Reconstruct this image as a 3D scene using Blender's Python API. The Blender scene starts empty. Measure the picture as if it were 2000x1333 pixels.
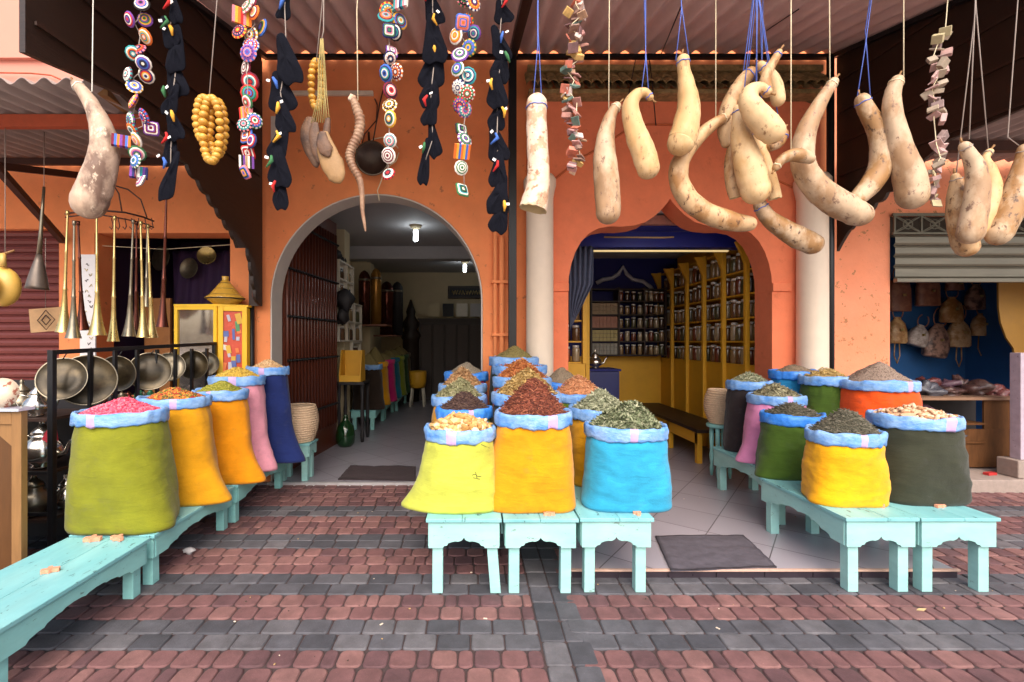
import bpy, math, random
from mathutils import Vector, Matrix, Euler, noise
from mathutils.geometry import tessellate_polygon
random.seed(7)
sc = bpy.context.scene
COL = sc.collection
PI = math.pi
rnd = random.uniform
F = 910.0; PX = 925.0; HY = 666.0; EYE = 1.5
def P(px, py, d):
    """real-world point seen at photo pixel px,py at depth d metres"""
    return Vector(((px-PX)/F*d, d, EYE-(py-HY)/F*d))
def lin(c):
    return tuple(((x/255)/12.92 if x/255 <= .04045 else ((x/255+.055)/1.055)**2.4) for x in c)
ORG = {}
def tag(o, label=None, cat=None, group=None, kind=None):
    if label: o['label'] = label
    if cat: o['category'] = cat
    if group: o['group'] = group
    if kind: o['kind'] = kind
    return o
def thing(name, label, cat, loc=(0, 0, 0), group=None, rz=0):
    o = bpy.data.objects.new(name, None); COL.objects.link(o)
    o.location = loc; o.rotation_euler = (0, 0, rz); o.empty_display_size = .05
    ORG[o.name] = Vector(loc)
    return tag(o, label, cat, group)
# ------------------------------------------------------------------ mesh builder
class MB:
    def __init__(s): s.v = []; s.f = []; s.m = []; s.s = []
    def add(s, vs, fs, mi=0, sm=True):
        b = len(s.v); s.v += [tuple(v) for v in vs]
        for f in fs:
            s.f.append([i+b for i in f]); s.m.append(mi); s.s.append(sm)
        return s
    def box(s, c, sz, rot=None, mi=0):
        x, y, z = sz[0]/2, sz[1]/2, sz[2]/2
        vs = [Vector((a*x, b*y, e*z)) for a in (-1, 1) for b in (-1, 1) for e in (-1, 1)]
        if rot is not None:
            R = rot if isinstance(rot, Matrix) else Euler(rot).to_matrix()
            vs = [R @ v for v in vs]
        c = Vector(c)
        return s.add([v+c for v in vs], [(0, 1, 3, 2), (4, 6, 7, 5), (0, 4, 5, 1), (2, 3, 7, 6), (0, 2, 6, 4), (1, 5, 7, 3)], mi, False)
    def bb(s, x0, x1, y0, y1, z0, z1, mi=0):
        return s.box(((x0+x1)/2, (y0+y1)/2, (z0+z1)/2), (x1-x0, y1-y0, z1-z0), None, mi)
    def beam(s, a, b, w, h, mi=0):
        a = Vector(a); b = Vector(b); d = b-a
        q = d.to_track_quat('Y', 'Z').to_matrix()
        return s.box((a+b)/2, (w, d.length, h), q, mi)
    def tube(s, pts, rad, seg=10, mi=0, cap=True, sm=True, flat=1.0, wob=0, seed=0, rough=0):
        pts = [Vector(p) for p in pts]; n = len(pts)
        if not hasattr(rad, '__len__'): rad = [rad]*n
        t0 = (pts[1]-pts[0]).normalized()
        up = Vector((0, 1, 0)) if abs(t0.y) < .9 else Vector((1, 0, 0))
        u = t0.cross(up).normalized(); vs = []; prev = t0
        for i, p in enumerate(pts):
            t = (pts[min(i+1, n-1)]-pts[max(i-1, 0)]).normalized()
            q = prev.rotation_difference(t); u = (q @ u); u = (u-t*u.dot(t)).normalized(); prev = t
            w = t.cross(u)
            for k in range(seg):
                a = 2*PI*k/seg; r = rad[i]
                if wob: r *= 1+wob*noise.noise(Vector((math.cos(a)*1.5+seed, math.sin(a)*1.5, i*.35+seed)))
                vs.append(p+u*math.cos(a)*r+w*math.sin(a)*r*flat)
        fs = []
        for i in range(n-1):
            for k in range(seg):
                k2 = (k+1) % seg
                fs.append((i*seg+k, i*seg+k2, (i+1)*seg+k2, (i+1)*seg+k))
        if cap:
            fs.append(tuple(range(seg))[::-1]); fs.append(tuple((n-1)*seg+k for k in range(seg)))
        return s.add(vs, fs, mi, sm)
    def lathe(s, prof, c, seg=20, mi=0, axis=None, sm=True, mis=None, cap=True):
        """prof: (r, z) list going up the axis"""
        c = Vector(c); R = Matrix.Identity(3)
        if axis is not None: R = Vector(axis).to_track_quat('Z', 'Y').to_matrix()
        vs = []
        for (r, z) in prof:
            for k in range(seg):
                a = 2*PI*k/seg
                vs.append(c+R @ Vector((r*math.cos(a), r*math.sin(a), z)))
        b = len(s.v); s.v += [tuple(v) for v in vs]
        for i in range(len(prof)-1):
            for k in range(seg):
                k2 = (k+1) % seg
                s.f.append([b+i*seg+k, b+i*seg+k2, b+(i+1)*seg+k2, b+(i+1)*seg+k])
                s.m.append(mis[i] if mis else mi); s.s.append(sm)
        if cap:
            if prof[0][0] > 1e-4:
                s.f.append([b+k for k in range(seg)][::-1]); s.m.append(mis[0] if mis else mi); s.s.append(False)
            if prof[-1][0] > 1e-4:
                e = b+(len(prof)-1)*seg
                s.f.append([e+k for k in range(seg)]); s.m.append(mis[-1] if mis else mi); s.s.append(False)
        return s
    def blob(s, c, r, seg=8, rings=5, rot=None, mi=0, wob=0, seed=0):
        c = Vector(c); R = Euler(rot).to_matrix() if rot is not None and not isinstance(rot, Matrix) else rot
        if not hasattr(r, '__len__'): r = (r, r, r)
        vs = []; fs = []
        def put(v):
            if wob: v = v*(1+wob*noise.noise(v*1.3+Vector((seed, seed*.7, 0))))
            v = Vector((v.x*r[0], v.y*r[1], v.z*r[2]))
            if R is not None: v = R @ v
            vs.append(c+v)
        put(Vector((0, 0, -1)))
        for i in range(1, rings):
            p = -PI/2+PI*i/rings
            for k in range(seg):
                a = 2*PI*k/seg
                put(Vector((math.cos(p)*math.cos(a), math.cos(p)*math.sin(a), math.sin(p))))
        put(Vector((0, 0, 1)))
        for k in range(seg): fs.append((0, 1+(k+1) % seg, 1+k))
        for i in range(rings-2):
            for k in range(seg):
                k2 = (k+1) % seg; a = 1+i*seg
                fs.append((a+k, a+k2, a+seg+k2, a+seg+k))
        e = 1+(rings-2)*seg; top = len(vs)-1
        for k in range(seg): fs.append((e+k, e+(k+1) % seg, top))
        return s.add(vs, fs, mi, True)
    def plate(s, outer, holes, fn, t, mi=0, mside=None, sm_side=False):
        """2-D outline with holes, mapped by fn(u, v, w), w = 0 front, t back"""
        loops = [outer]+list(holes)
        flat = [p for L in loops for p in L]
        tris = tessellate_polygon([[Vector((p[0], p[1], 0)) for p in L] for L in loops])
        n = len(flat)
        vs = [fn(p[0], p[1], 0) for p in flat]+[fn(p[0], p[1], t) for p in flat]
        s.add(vs, [tuple(a) for a in tris]+[tuple(i+n for i in a[::-1]) for a in tris], mi, False)
        b = 0
        for L in loops:
            k = len(L); vv = []; ff = []
            for p in L: vv += [fn(p[0], p[1], 0), fn(p[0], p[1], t)]
            for i in range(k):
                j = (i+1) % k
                ff.append((2*i, 2*j, 2*j+1, 2*i+1))
            s.add(vv, ff, mi if mside is None else mside, sm_side)
            b += k
        return s
    def build(s, name, mats, parent=None, bevel=0, seg=2, origin=None, sub=0):
        if not isinstance(mats, (list, tuple)): mats = [mats]
        org = ORG[parent.name] if parent is not None else (Vector(origin) if origin is not None else Vector((0, 0, 0)))
        me = bpy.data.meshes.new(name)
        me.from_pydata([(v[0]-org.x, v[1]-org.y, v[2]-org.z) for v in s.v], [], s.f)
        for m in mats: me.materials.append(m)
        me.polygons.foreach_set('material_index', s.m)
        me.polygons.foreach_set('use_smooth', s.s)
        me.update()
        o = bpy.data.objects.new(name, me); COL.objects.link(o)
        if parent is not None: o.parent = parent; ORG[o.name] = org
        else: o.location = org; ORG[o.name] = org
        if bevel:
            b = o.modifiers.new('bevel', 'BEVEL'); b.width = bevel; b.segments = seg; b.limit_method = 'ANGLE'; b.angle_limit = .6
        if sub:
            b = o.modifiers.new('sub', 'SUBSURF'); b.levels = sub; b.render_levels = sub
        return o
def fixn(o):
    import bmesh
    bm = bmesh.new(); bm.from_mesh(o.data); bmesh.ops.recalc_face_normals(bm, faces=bm.faces); bm.to_mesh(o.data); bm.free(); return o
# ------------------------------------------------------------------ materials
MC = {}
def M(name, col, rough=.7, metal=0, var=.12, scale=6, col2=None, mix=(.45, .6), bump=0, bscale=60, stretch=(1, 1, 1),
      col3=None, s3=40, mix3=(.62, .68), coat=0, emit=None, estr=0, sheen=0, spec=None, trans=0, hue=0, coord='Object', rot=(0, 0, 0), bdist=.01):
    if name in MC: return MC[name]
    m = bpy.data.materials.new(name); m.use_nodes = True; MC[name] = m
    nt = m.node_tree; N = nt.nodes; L = nt.links; b = N['Principled BSDF']
    b.inputs['Roughness'].default_value = rough; b.inputs['Metallic'].default_value = metal
    if spec is not None: b.inputs['Specular IOR Level'].default_value = spec
    if coat: b.inputs['Coat Weight'].default_value = coat; b.inputs['Coat Roughness'].default_value = .08
    if sheen: b.inputs['Sheen Weight'].default_value = sheen
    if trans: b.inputs['Transmission Weight'].default_value = trans
    if emit: b.inputs['Emission Color'].default_value = (*emit, 1); b.inputs['Emission Strength'].default_value = estr
    tc = N.new('ShaderNodeTexCoord'); oi = N.new('ShaderNodeObjectInfo')
    mu = N.new('ShaderNodeMath'); mu.operation = 'MULTIPLY'; mu.inputs[1].default_value = 37.0; L.new(oi.outputs['Random'], mu.inputs[0])
    ad = N.new('ShaderNodeVectorMath'); ad.operation = 'ADD'; L.new(tc.outputs[coord], ad.inputs[0]); L.new(mu.outputs[0], ad.inputs[1])
    mp = N.new('ShaderNodeMapping'); mp.inputs['Scale'].default_value = stretch; mp.inputs['Rotation'].default_value = rot; L.new(ad.outputs[0], mp.inputs['Vector'])
    V = mp.outputs[0]
    def noi(sc_, det=6, r=.6):
        n = N.new('ShaderNodeTexNoise'); n.inputs['Scale'].default_value = sc_; n.inputs['Detail'].default_value = det; n.inputs['Roughness'].default_value = r
        L.new(V, n.inputs['Vector']); return n
    def ramp(src, lo, hi, a=0., z=1.):
        r = N.new('ShaderNodeMapRange'); r.inputs['From Min'].default_value = lo; r.inputs['From Max'].default_value = hi
        r.inputs['To Min'].default_value = a; r.inputs['To Max'].default_value = z; L.new(src, r.inputs['Value']); return r.outputs[0]
    cur = None
    if col2 is not None:
        n1 = noi(scale); mx = N.new('ShaderNodeMix'); mx.data_type = 'RGBA'
        L.new(ramp(n1.outputs['Fac'], *mix), mx.inputs['Factor'])
        mx.inputs['A'].default_value = (*col, 1); mx.inputs['B'].default_value = (*col2, 1); cur = mx.outputs['Result']
    if col3 is not None:
        n3 = noi(s3, 4, .7); mx = N.new('ShaderNodeMix'); mx.data_type = 'RGBA'
        L.new(ramp(n3.outputs['Fac'], *mix3), mx.inputs['Factor'])
        if cur: L.new(cur, mx.inputs['A'])
        else: mx.inputs['A'].default_value = (*col, 1)
        mx.inputs['B'].default_value = (*col3, 1); cur = mx.outputs['Result']
    n2 = noi(scale*2.3+1, 8, .65); hs = N.new('ShaderNodeHueSaturation')
    if cur: L.new(cur, hs.inputs['Color'])
    else: hs.inputs['Color'].default_value = (*col, 1)
    L.new(ramp(n2.outputs['Fac'], .25, .75, 1-var, 1+var), hs.inputs['Value'])
    L.new(hs.outputs[0], b.inputs['Base Color'])
    if bump:
        nb = noi(bscale, 5, .7); bp = N.new('ShaderNodeBump'); bp.inputs['Strength'].default_value = bump; bp.inputs['Distance'].default_value = bdist
        L.new(nb.outputs['Fac'], bp.inputs['Height']); L.new(bp.outputs[0], b.inputs['Normal'])
    rr = N.new('ShaderNodeMapRange'); rr.inputs['To Min'].default_value = max(.02, rough-.08); rr.inputs['To Max'].default_value = min(1, rough+.1)
    L.new(n2.outputs['Fac'], rr.inputs['Value']); L.new(rr.outputs[0], b.inputs['Roughness'])
    return m
def cloth(name, c, dark=.75):
    """woven sack cloth: fine weave bump and soft creases"""
    if name in MC: return MC[name]
    m = M(name, c, .85, 0, .14, 3.5, col2=tuple(x*dark for x in c), mix=(.35, .75), col3=tuple(x*.7+.02 for x in c), s3=11, mix3=(.58, .8), sheen=.15, spec=.2)
    nt = m.node_tree; N = nt.nodes; L = nt.links; b = N['Principled BSDF']
    tc = N.new('ShaderNodeTexCoord')
    mp = N.new('ShaderNodeMapping'); mp.inputs['Scale'].default_value = (3, 3, 9); L.new(tc.outputs['Object'], mp.inputs['Vector'])
    n = N.new('ShaderNodeTexNoise'); n.inputs['Scale'].default_value = 3.2; n.inputs['Detail'].default_value = 5; n.inputs['Distortion'].default_value = .6; L.new(mp.outputs[0], n.inputs['Vector'])
    mp2 = N.new('ShaderNodeMapping'); mp2.inputs['Scale'].default_value = (1, 1, 2.5); L.new(tc.outputs['Object'], mp2.inputs['Vector'])
    n2 = N.new('ShaderNodeTexNoise'); n2.inputs['Scale'].default_value = 120; n2.inputs['Detail'].default_value = 2; L.new(mp2.outputs[0], n2.inputs['Vector'])
    b1 = N.new('ShaderNodeBump'); b1.inputs['Strength'].default_value = .28; b1.inputs['Distance'].default_value = .02; L.new(n.outputs['Fac'], b1.inputs['Height'])
    b2 = N.new('ShaderNodeBump'); b2.inputs['Strength'].default_value = .5; b2.inputs['Distance'].default_value = .003
    L.new(n2.outputs['Fac'], b2.inputs['Height']); L.new(b1.outputs[0], b2.inputs['Normal']); L.new(b2.outputs[0], b.inputs['Normal'])
    return m
ORANGE = (.80, .280, .105); SALMON = (.80, .222, .105)
m_wall = M('orange_plaster', ORANGE, .9, 0, .10, 1.2, col2=(.78, .235, .085), mix=(.3, .7), bump=.25, bscale=30, col3=(.45, .16, .07), s3=9, mix3=(.63, .70))
m_wall2 = M('salmon_plaster', SALMON, .9, 0, .11, 1.5, col3=(.62, .16, .07), s3=7, mix3=(.60, .75), col2=(.74, .195, .09), mix=(.3, .7), bump=.3, bscale=22)
m_worn = M('worn_plaster', (.80, .305, .17), .9, 0, .07, 1.6, col2=(.78, .265, .135), mix=(.3, .7), bump=.5, bscale=25, col3=(.40, .18, .08), s3=15, mix3=(.615, .645))
m_groove = M('groove_plaster', (.5, .12, .04), .9)
m_reveal = M('arch_reveal_paint', (.60, .54, .48), .7, var=.08, scale=2, bump=.1)
m_white = M('column_paint', (.76, .63, .50), .6, var=.05, scale=2.5, bump=.1, bscale=15)
m_cream = M('cream_paint', (.56, .46, .29), .8, var=.06, scale=1.5)
m_ceil = M('ceiling_paint', (.40, .38, .38), .8, var=.05)
m_tileroof = M('clay_tile', (.22, .15, .06), .9, var=.3, scale=12, col2=(.34, .22, .09), mix=(.4, .6), bump=.5, bscale=50)
m_black = M('black_steel', (.012, .012, .014), .4, .3, .2, 8)
m_rust = M('red_oxide_steel', (.05, .018, .012), .6, .2, .2, 8)
m_oxide = M('orange_beam_paint', (.40, .07, .025), .7, 0, .2, 5)
m_darkwood = M('dark_stained_wood', (.020, .009, .005), .5, 0, .35, 4, stretch=(1, .12, 4), bump=.2, bscale=20)
m_darkwood2 = M('dark_fascia_wood', (.030, .013, .008), .5, 0, .3, 5, stretch=(1, .2, 3), bump=.2, bscale=20)
m_brownwood = M('brown_door_wood', (.10, .022, .010), .35, 0, .3, 5, stretch=(4, 4, .3), bump=.15, bscale=20, coat=.2)
m_sheet = M('fibre_sheet', (.60, .43, .40), .85, 0, .12, 3, col2=(.50, .35, .32), mix=(.3, .7), stretch=(1, .3, 1), bump=.2, bscale=40)
m_sheet2 = M('weathered_fibre_sheet', (.30, .23, .21), .9, 0, .2, 4, stretch=(1, .3, 1), bump=.3, bscale=30)
m_pink = M('pink_upper_plaster', (.60, .25, .19), .9, 0, .04, 1)
m_maroon = M('maroon_shutter_paint', (.14, .024, .020), .6, 0, .12, 4, stretch=(.3, 1, 1))
m_greyshut = M('grey_shutter_steel', (.17, .155, .12), .45, .5, .22, 4, stretch=(.2, 1, 2), col3=(.20, .13, .08), s3=8, mix3=(.6, .7))
m_mint = M('mint_bench_paint', (.28, .54, .525), .5, 0, .12, 3, col2=(.34, .60, .57), mix=(.35, .65), col3=(.17, .25, .22), s3=22, mix3=(.65, .69), stretch=(.6, .6, 1.5), bump=.12, bscale=30)
m_minttop = M('mint_bench_top_shaded', (.17, .45, .48), .42, 0, .11, 3, col2=(.24, .52, .53), mix=(.35, .65), col3=(.05, .12, .13), s3=22, mix3=(.62, .65), stretch=(1.6, .5, 1), bump=.15, bscale=20)  # tops a darker, bluer mint than the fronts: their weaker light painted in
m_mintlow = M('mint_low_bench_paint', (.22, .51, .50), .5, 0, .12, 3, col2=(.27, .57, .54), mix=(.35, .65), col3=(.12, .22, .20), s3=22, mix3=(.65, .69), stretch=(.6, .6, 1.5), bump=.12, bscale=30)
m_bluerim = M('blue_plastic_rim', (.27, .46, .78), .38, 0, .15, 10, col2=(.10, .30, .74), mix=(.4, .65), bump=.5, bscale=22, stretch=(1, 1, 2), bdist=.02)
m_bluerim2 = M('deep_blue_plastic_rim', (.04, .24, .80), .36, 0, .2, 10, col2=(.14, .38, .86), mix=(.5, .7), bump=.5, bscale=22, bdist=.02)
m_pinkmark = M('pink_rim_mark', (.52, .36, .64), .5, 0, .15, 10, bump=.4, bscale=20)
m_yellow = M('ochre_yellow_paint', (.66, .34, .018), .55, 0, .08, 2)
m_yellow2 = M('bright_yellow_paint', (.85, .52, .02), .4, 0, .05, 3)
m_navy = M('navy_wall_paint', (.006, .008, .12), .7, 0, .1, 2)
m_blueceil = M('blue_ceiling_paint', (.008, .015, .22), .5, 0, .1, 2)
m_bluewall = M('stall_blue_paint', (.006, .065, .20), .8, 0, .12, 2, bump=.1)
m_rope = M('jute_string', (.75, .66, .45), .9, 0, .2, 60)
m_bluestr = M('blue_nylon_string', (.08, .14, .50), .6)
m_greystr = M('grey_string', (.30, .25, .22), .8)
m_brass = M('aged_brass', (.55, .42, .17), .28, .85, .2, 8)
m_brassd = M('dull_silvered_brass', (.22, .19, .14), .34, .85, .25, 10)
m_tray = M('tarnished_tray', (.03, .022, .012), .30, .5, .35, 5, col2=(.075, .055, .028), mix=(.45, .6))
m_silver = M('polished_silver', (.60, .56, .50), .18, .95, .12, 6)
m_dark = M('deep_black', (.012, .01, .012), .6)
m_bulb = M('lit_bulb', (1, 1, 1), .4, emit=(.85, .95, 1), estr=16)
m_tubelt = M('lit_tube_trim', (.6, .45, .2), .4, emit=(1, .75, .35), estr=.3)
m_conc = M('kerb_concrete', (.30, .24, .21), .9, 0, .15, 8, bump=.4, bscale=50)
m_frame = M('bare_pine', (.24, .12, .04), .6, 0, .2, 6, stretch=(3, 3, .4))
m_ply = M('amber_plywood', (.09, .034, .006), .5, 0, .18, 4, stretch=(3, 3, .5))
# ================================================================== GROUND
def rrect(x0, x1, y0, y1, r, n=3):
    pts = []
    for (cx, cy, a0) in ((x1-r, y1-r, 0), (x0+r, y1-r, 90), (x0+r, y0+r, 180), (x1-r, y0+r, 270)):
        for k in range(n):
            a = math.radians(a0+90*k/(n-1)); pts.append((cx+r*math.cos(a), cy+r*math.sin(a)))
    return pts
REDS = [M('red_paver_%d' % i, c, .8, 0, .3, 5, col2=tuple(x*.72 for x in c), mix=(.35, .7), bump=.5, bscale=90, col3=tuple(x*1.5 for x in c), s3=160, mix3=(.62, .72), bdist=.006)
        for i, c in enumerate([(.165, .076, .076), (.115, .055, .060), (.215, .105, .098)])]
GREYS = [M('grey_paver_%d' % i, c, .75, 0, .3, 5, col2=tuple(x*.72 for x in c), mix=(.35, .7), bump=.5, bscale=90, col3=tuple(x*1.6 for x in c), s3=160, mix3=(.62, .72), bdist=.006)
         for i, c in enumerate([(.088, .086, .100), (.060, .060, .072), (.120, .114, .126)])]
m_joint = M('sandy_joint', (.055, .034, .034), .95, 0, .3, 30)
m_bounce = M('bounce_ground', (.52, .44, .38), .9, 0, .2, 3, bump=.4, bscale=60)  # unseen ground, made pale to bounce light up under the awning
PV = MB()
def stone(x0, x1, y0, y1, mi):
    g = .0027; h = rnd(-.001, .001)
    r = min(.026 if mi < 3 else .015, (x1-x0)*.3)
    o = rrect(x0+g+.0008, x1-g-.0008, y0+g, y1-g, r); cx, cy = (x0+x1)/2, (y0+y1)/2
    n = len(o); e = .006; a, b = rnd(-.012, .012), rnd(-.012, .012)
    jx, jy = rnd(-.0015, .0015), rnd(-.0015, .0015)
    vs = [(x+jx, y+jy, -.014) for x, y in o]+[(x+jx, y+jy, -.005+h) for x, y in o]
    ins = [(cx+(x-cx)*(1-2*e/(x1-x0)), cy+(y-cy)*(1-2*e/(y1-y0))) for x, y in o]
    vs += [(x+jx, y+jy, h+a*(x-cx)+b*(y-cy)) for x, y in ins]
    fs = [(i, (i+1) % n, n+(i+1) % n, n+i) for i in range(n)]+[(n+i, n+(i+1) % n, 2*n+(i+1) % n, 2*n+i) for i in range(n)]
    b0 = len(PV.v); PV.add(vs, fs, mi, True); PV.add([vs[2*n+i] for i in range(n)], [tuple(range(n))], mi, False)
Y0 = 2.267; PY = .1235; XL, XR = -4.6, 5.9; SX0, SX1 = .335, .59
def rowkind(k):
    if k in (0, 1, 4, 5, 9, 10, 14, 15): return 'g'
    if k < -1: return 'g' if (k+4) % 4 in (0, 1) and False else ('g' if (-k-3) % 4 < 2 else 'r')
    return 'r'
for k in range(-15, 22):
    y0 = Y0+k*PY; y1 = y0+PY; kd = rowkind(k)
    for (a, b) in ((XL, SX0), (SX1, XR)):
        x = a-rnd(0, .1)
        while x < b-.03:
            w = rnd(.165, .178) if kd == 'g' else (rnd(.066, .078) if random.random() < .2 else rnd(.118, .132))
            x1 = x+w
            if b-x1 < .05: x1 = b
            stone(x, min(x1, b), y0, y1, random.choice((0, 0, 1, 2)) if kd == 'r' else 3+random.choice((0, 0, 1, 2)))
            x = x1
y = Y0-15*PY
while y < Y0+22*PY:
    for c in (0, 1):
        xa = SX0+c*(SX1-SX0)/2; stone(xa, xa+(SX1-SX0)/2, y, y+.174, 3+random.choice((0, 0, 1, 2)))
    y += .174
tag(PV.build('pavement', REDS+GREYS), kind='structure', label='red and grey block paving in bands')
tag(MB().bb(XL-.2, XR+.2, Y0-15*PY-.05, 5.0, -.05, -.0090).build('paving_joints', m_joint), kind='structure')
tag(MB().add([(-60, -60, -.055), (60, -60, -.055), (60, 20, -.055), (-60, 20, -.055)], [(0, 1, 2, 3)]).build('ground', m_bounce), kind='structure')
def tilemat(name, col, grout, size, rot):
    m = M(name, col, .28, 0, .06, 2, coat=.0)
    nt = m.node_tree; N = nt.nodes; L = nt.links; b = N['Principled BSDF']
    tc = N.new('ShaderNodeTexCoord'); mp = N.new('ShaderNodeMapping'); mp.inputs['Rotation'].default_value = (0, 0, rot); L.new(tc.outputs['Object'], mp.inputs['Vector'])
    br = N.new('ShaderNodeTexBrick'); br.offset = 0; br.inputs['Scale'].default_value = 1; br.inputs['Brick Width'].default_value = size; br.inputs['Row Height'].default_value = size
    br.inputs['Mortar Size'].default_value = .004; br.inputs['Mortar Smooth'].default_value = .1
    br.inputs['Color1'].default_value = (*col, 1); br.inputs['Color2'].default_value = (*[x*.88 for x in col], 1); br.inputs['Mortar'].default_value = (*grout, 1)
    L.new(mp.outputs[0], br.inputs['Vector'])
    n = N.new('ShaderNodeTexNoise'); n.inputs['Scale'].default_value = 2.5; n.inputs['Detail'].default_value = 8
    mr = N.new('ShaderNodeMapRange'); mr.inputs['To Min'].default_value = .78; mr.inputs['To Max'].default_value = 1.12; L.new(n.outputs['Fac'], mr.inputs['Value'])
    hs = N.new('ShaderNodeHueSaturation'); L.new(br.outputs['Color'], hs.inputs['Color']); L.new(mr.outputs[0], hs.inputs['Value']); L.new(hs.outputs[0], b.inputs['Base Color'])
    L.new(mr.outputs[0], b.inputs['Roughness']); b.inputs['Roughness'].default_value = .3
    for l in list(b.inputs['Roughness'].links): L.remove(l)
    b.inputs['Roughness'].default_value = .33
    return m
m_tile = tilemat('pale_floor_tile', (.36, .33, .38), (.10, .08, .09), .42, math.radians(38))
m_tiled = tilemat('shop_floor_tile', (.30, .29, .34), (.12, .11, .12), .42, math.radians(45))
m_plinth = M('dark_plinth_tile', (.03, .022, .03), .3, 0, .2, 6)
m_trim = M('wood_edge_trim', (.50, .33, .26), .6, 0, .2, 8)
YF = 4.9; T = .26
# raised tiled floor in front of and inside the right shop
pf = thing('tiled_step', 'low raised floor of pale diagonal tiles in front of the right shop', 'floor', (1.85, 2.95, 0)); pf['kind'] = 'structure'
MB().bb(.62, 3.06, 2.97, 8.2, -.03, .05).build('floor_tiles', m_tile, pf)
mb = MB()
for i in range(8):
    x = .62+i*.306; mb.bb(x+.003, x+.303, 2.952, 2.968, -.02, .038)
mb.build('plinth', m_plinth, pf)
MB().bb(.60, 3.08, 2.945, 2.967, .040, .054).build('edge_trim', m_trim, pf, bevel=.003)
MB().bb(3.06, 3.9, 4.95, 8.2, -.03, .05).build('floor_tiles', m_tile, pf)
tag(MB().bb(-2.4, .59, 4.86, 12, -.03, .022).build('shop_floor', m_tiled), kind='structure')
tag(MB().bb(-2.15, .1, 4.845, 4.87, -.02, .028).build('threshold_strip', M('threshold_aluminium', (.6, .6, .62), .35, .6)), kind='structure')
tag(MB().bb(4.0, 8, 4.62, 7.3, -.03, .12).build('stall_kerb', m_conc, bevel=.01), kind='structure')
tag(MB().bb(-6.5, -2.45, 4.9, 6.9, -.03, .012).build('back_floor', m_conc), kind='structure')
# ================================================================== BUILDING
B = thing('shop_building', 'orange plastered shop building with two arched doorways, white columns and shuttered neighbouring stalls', 'building', (.7, 5, 0))
def arcpts(cx, cz, rx, rz, a0, a1, n):
    return [(cx+rx*math.cos(math.radians(a0+(a1-a0)*i/n)), cz+rz*math.sin(math.radians(a0+(a1-a0)*i/n))) for i in range(n+1)]
AX0, AX1, ASP, ATOP = -2.138, .097, 1.93, 3.05
arch1 = [(AX0, .02)]+arcpts((AX0+AX1)/2, ASP, (AX1-AX0)/2, ATOP-ASP, 180, 0, 36)+[(AX1, .02)]
# multifoil arch of the right doorway (photo pixels on the wall plane)
R2 = [(1110, 560), (1111, 540), (1116, 515), (1124, 492), (1135, 472), (1150, 456), (1168, 446), (1190, 442), (1215, 442.5), (1240, 440), (1262, 433), (1281, 420), (1296, 405), (1305, 394), (1309, 387)]
sy = [(2618-x, y) for x, y in R2[::-1]]
pts = R2+sy
dA = YF-.04
arch2 = [((1110-PX)/F*dA, .02)]+[((x-PX)/F*dA, EYE-(y-HY)/F*dA) for x, y in pts]+[((1508-PX)/F*dA, .02)]
win = [(-3.985, .9), (-3.985, 2.636), (-2.56, 2.636), (-2.56, .9)]
shut1 = [(-6.2, .02), (-6.2, 2.68), (-4.36, 2.68), (-4.36, .02)]
st = [(4.378, .02), (4.378, 2.83), (6.6, 2.83), (6.6, .02)]
rec = [(.56, .015), (.56, 4.0), (3.62, 4.0), (3.62, .015)]
wallfn = lambda y: (lambda u, v, w: Vector((u, y+w, v)))
X_R = 3.74
outerL = [(-7.5, -.05), (-7.5, 6.6), (X_R, 6.6), (X_R, -.05)]
MB().plate(outerL, [arch1, win, shut1, rec], wallfn(YF), T, 0).build('facade_wall', [m_wall], B)
MB().plate([(X_R, -.05), (X_R, 6.6), (8.2, 6.6), (8.2, -.05)], [st], wallfn(YF), T, 0).build('facade_wall', [m_worn], B)
MB().plate([(.562, -.02), (.562, 3.85), (.60, 3.95), (.72, 3.998), (3.46, 3.998), (3.58, 3.95), (3.618, 3.85), (3.618, -.02)], [arch2], wallfn(dA), .30, 0, 0).build('arch_panel', [m_wall2], B)
# grey painted reveal lining of the left arch
ins = .004
al = [(AX0+ins, .02)]+arcpts((AX0+AX1)/2, ASP, (AX1-AX0)/2-ins, ATOP-ASP-ins, 180, 0, 36)+[(AX1-ins, .02)]
al2 = [(AX0+ins+.012, .02)]+arcpts((AX0+AX1)/2, ASP, (AX1-AX0)/2-ins-.012, ATOP-ASP-ins-.012, 180, 0, 36)+[(AX1-ins-.012, .02)]
MB().plate(al+al2[::-1], [], wallfn(YF-.003), T+.006).build('arch_reveal', m_reveal, B)
# capital bands beside the right arch
for x0, x1 in ((1079, 1110.5), (1507.5, 1545)):
    MB().bb((x0-PX)/F*dA, (x1-PX)/F*dA, dA-.022, dA+.24, 2.015, 2.105).build('capital_band', m_wall2, B, bevel=.008)
# raised ogee line over the right arch
pl = [(1030, 400), (1075, 357), (1130, 312), (1180, 283), (1225, 253), (1265, 243), (1330, 244), (1400, 246), (1440, 262), (1480, 310), (1515, 350), (1560, 372), (1600, 395)]
MB().tube([P(x, y, dA-.004) for x, y in pl], .011, 6).build('relief_line', m_groove, B)
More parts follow.
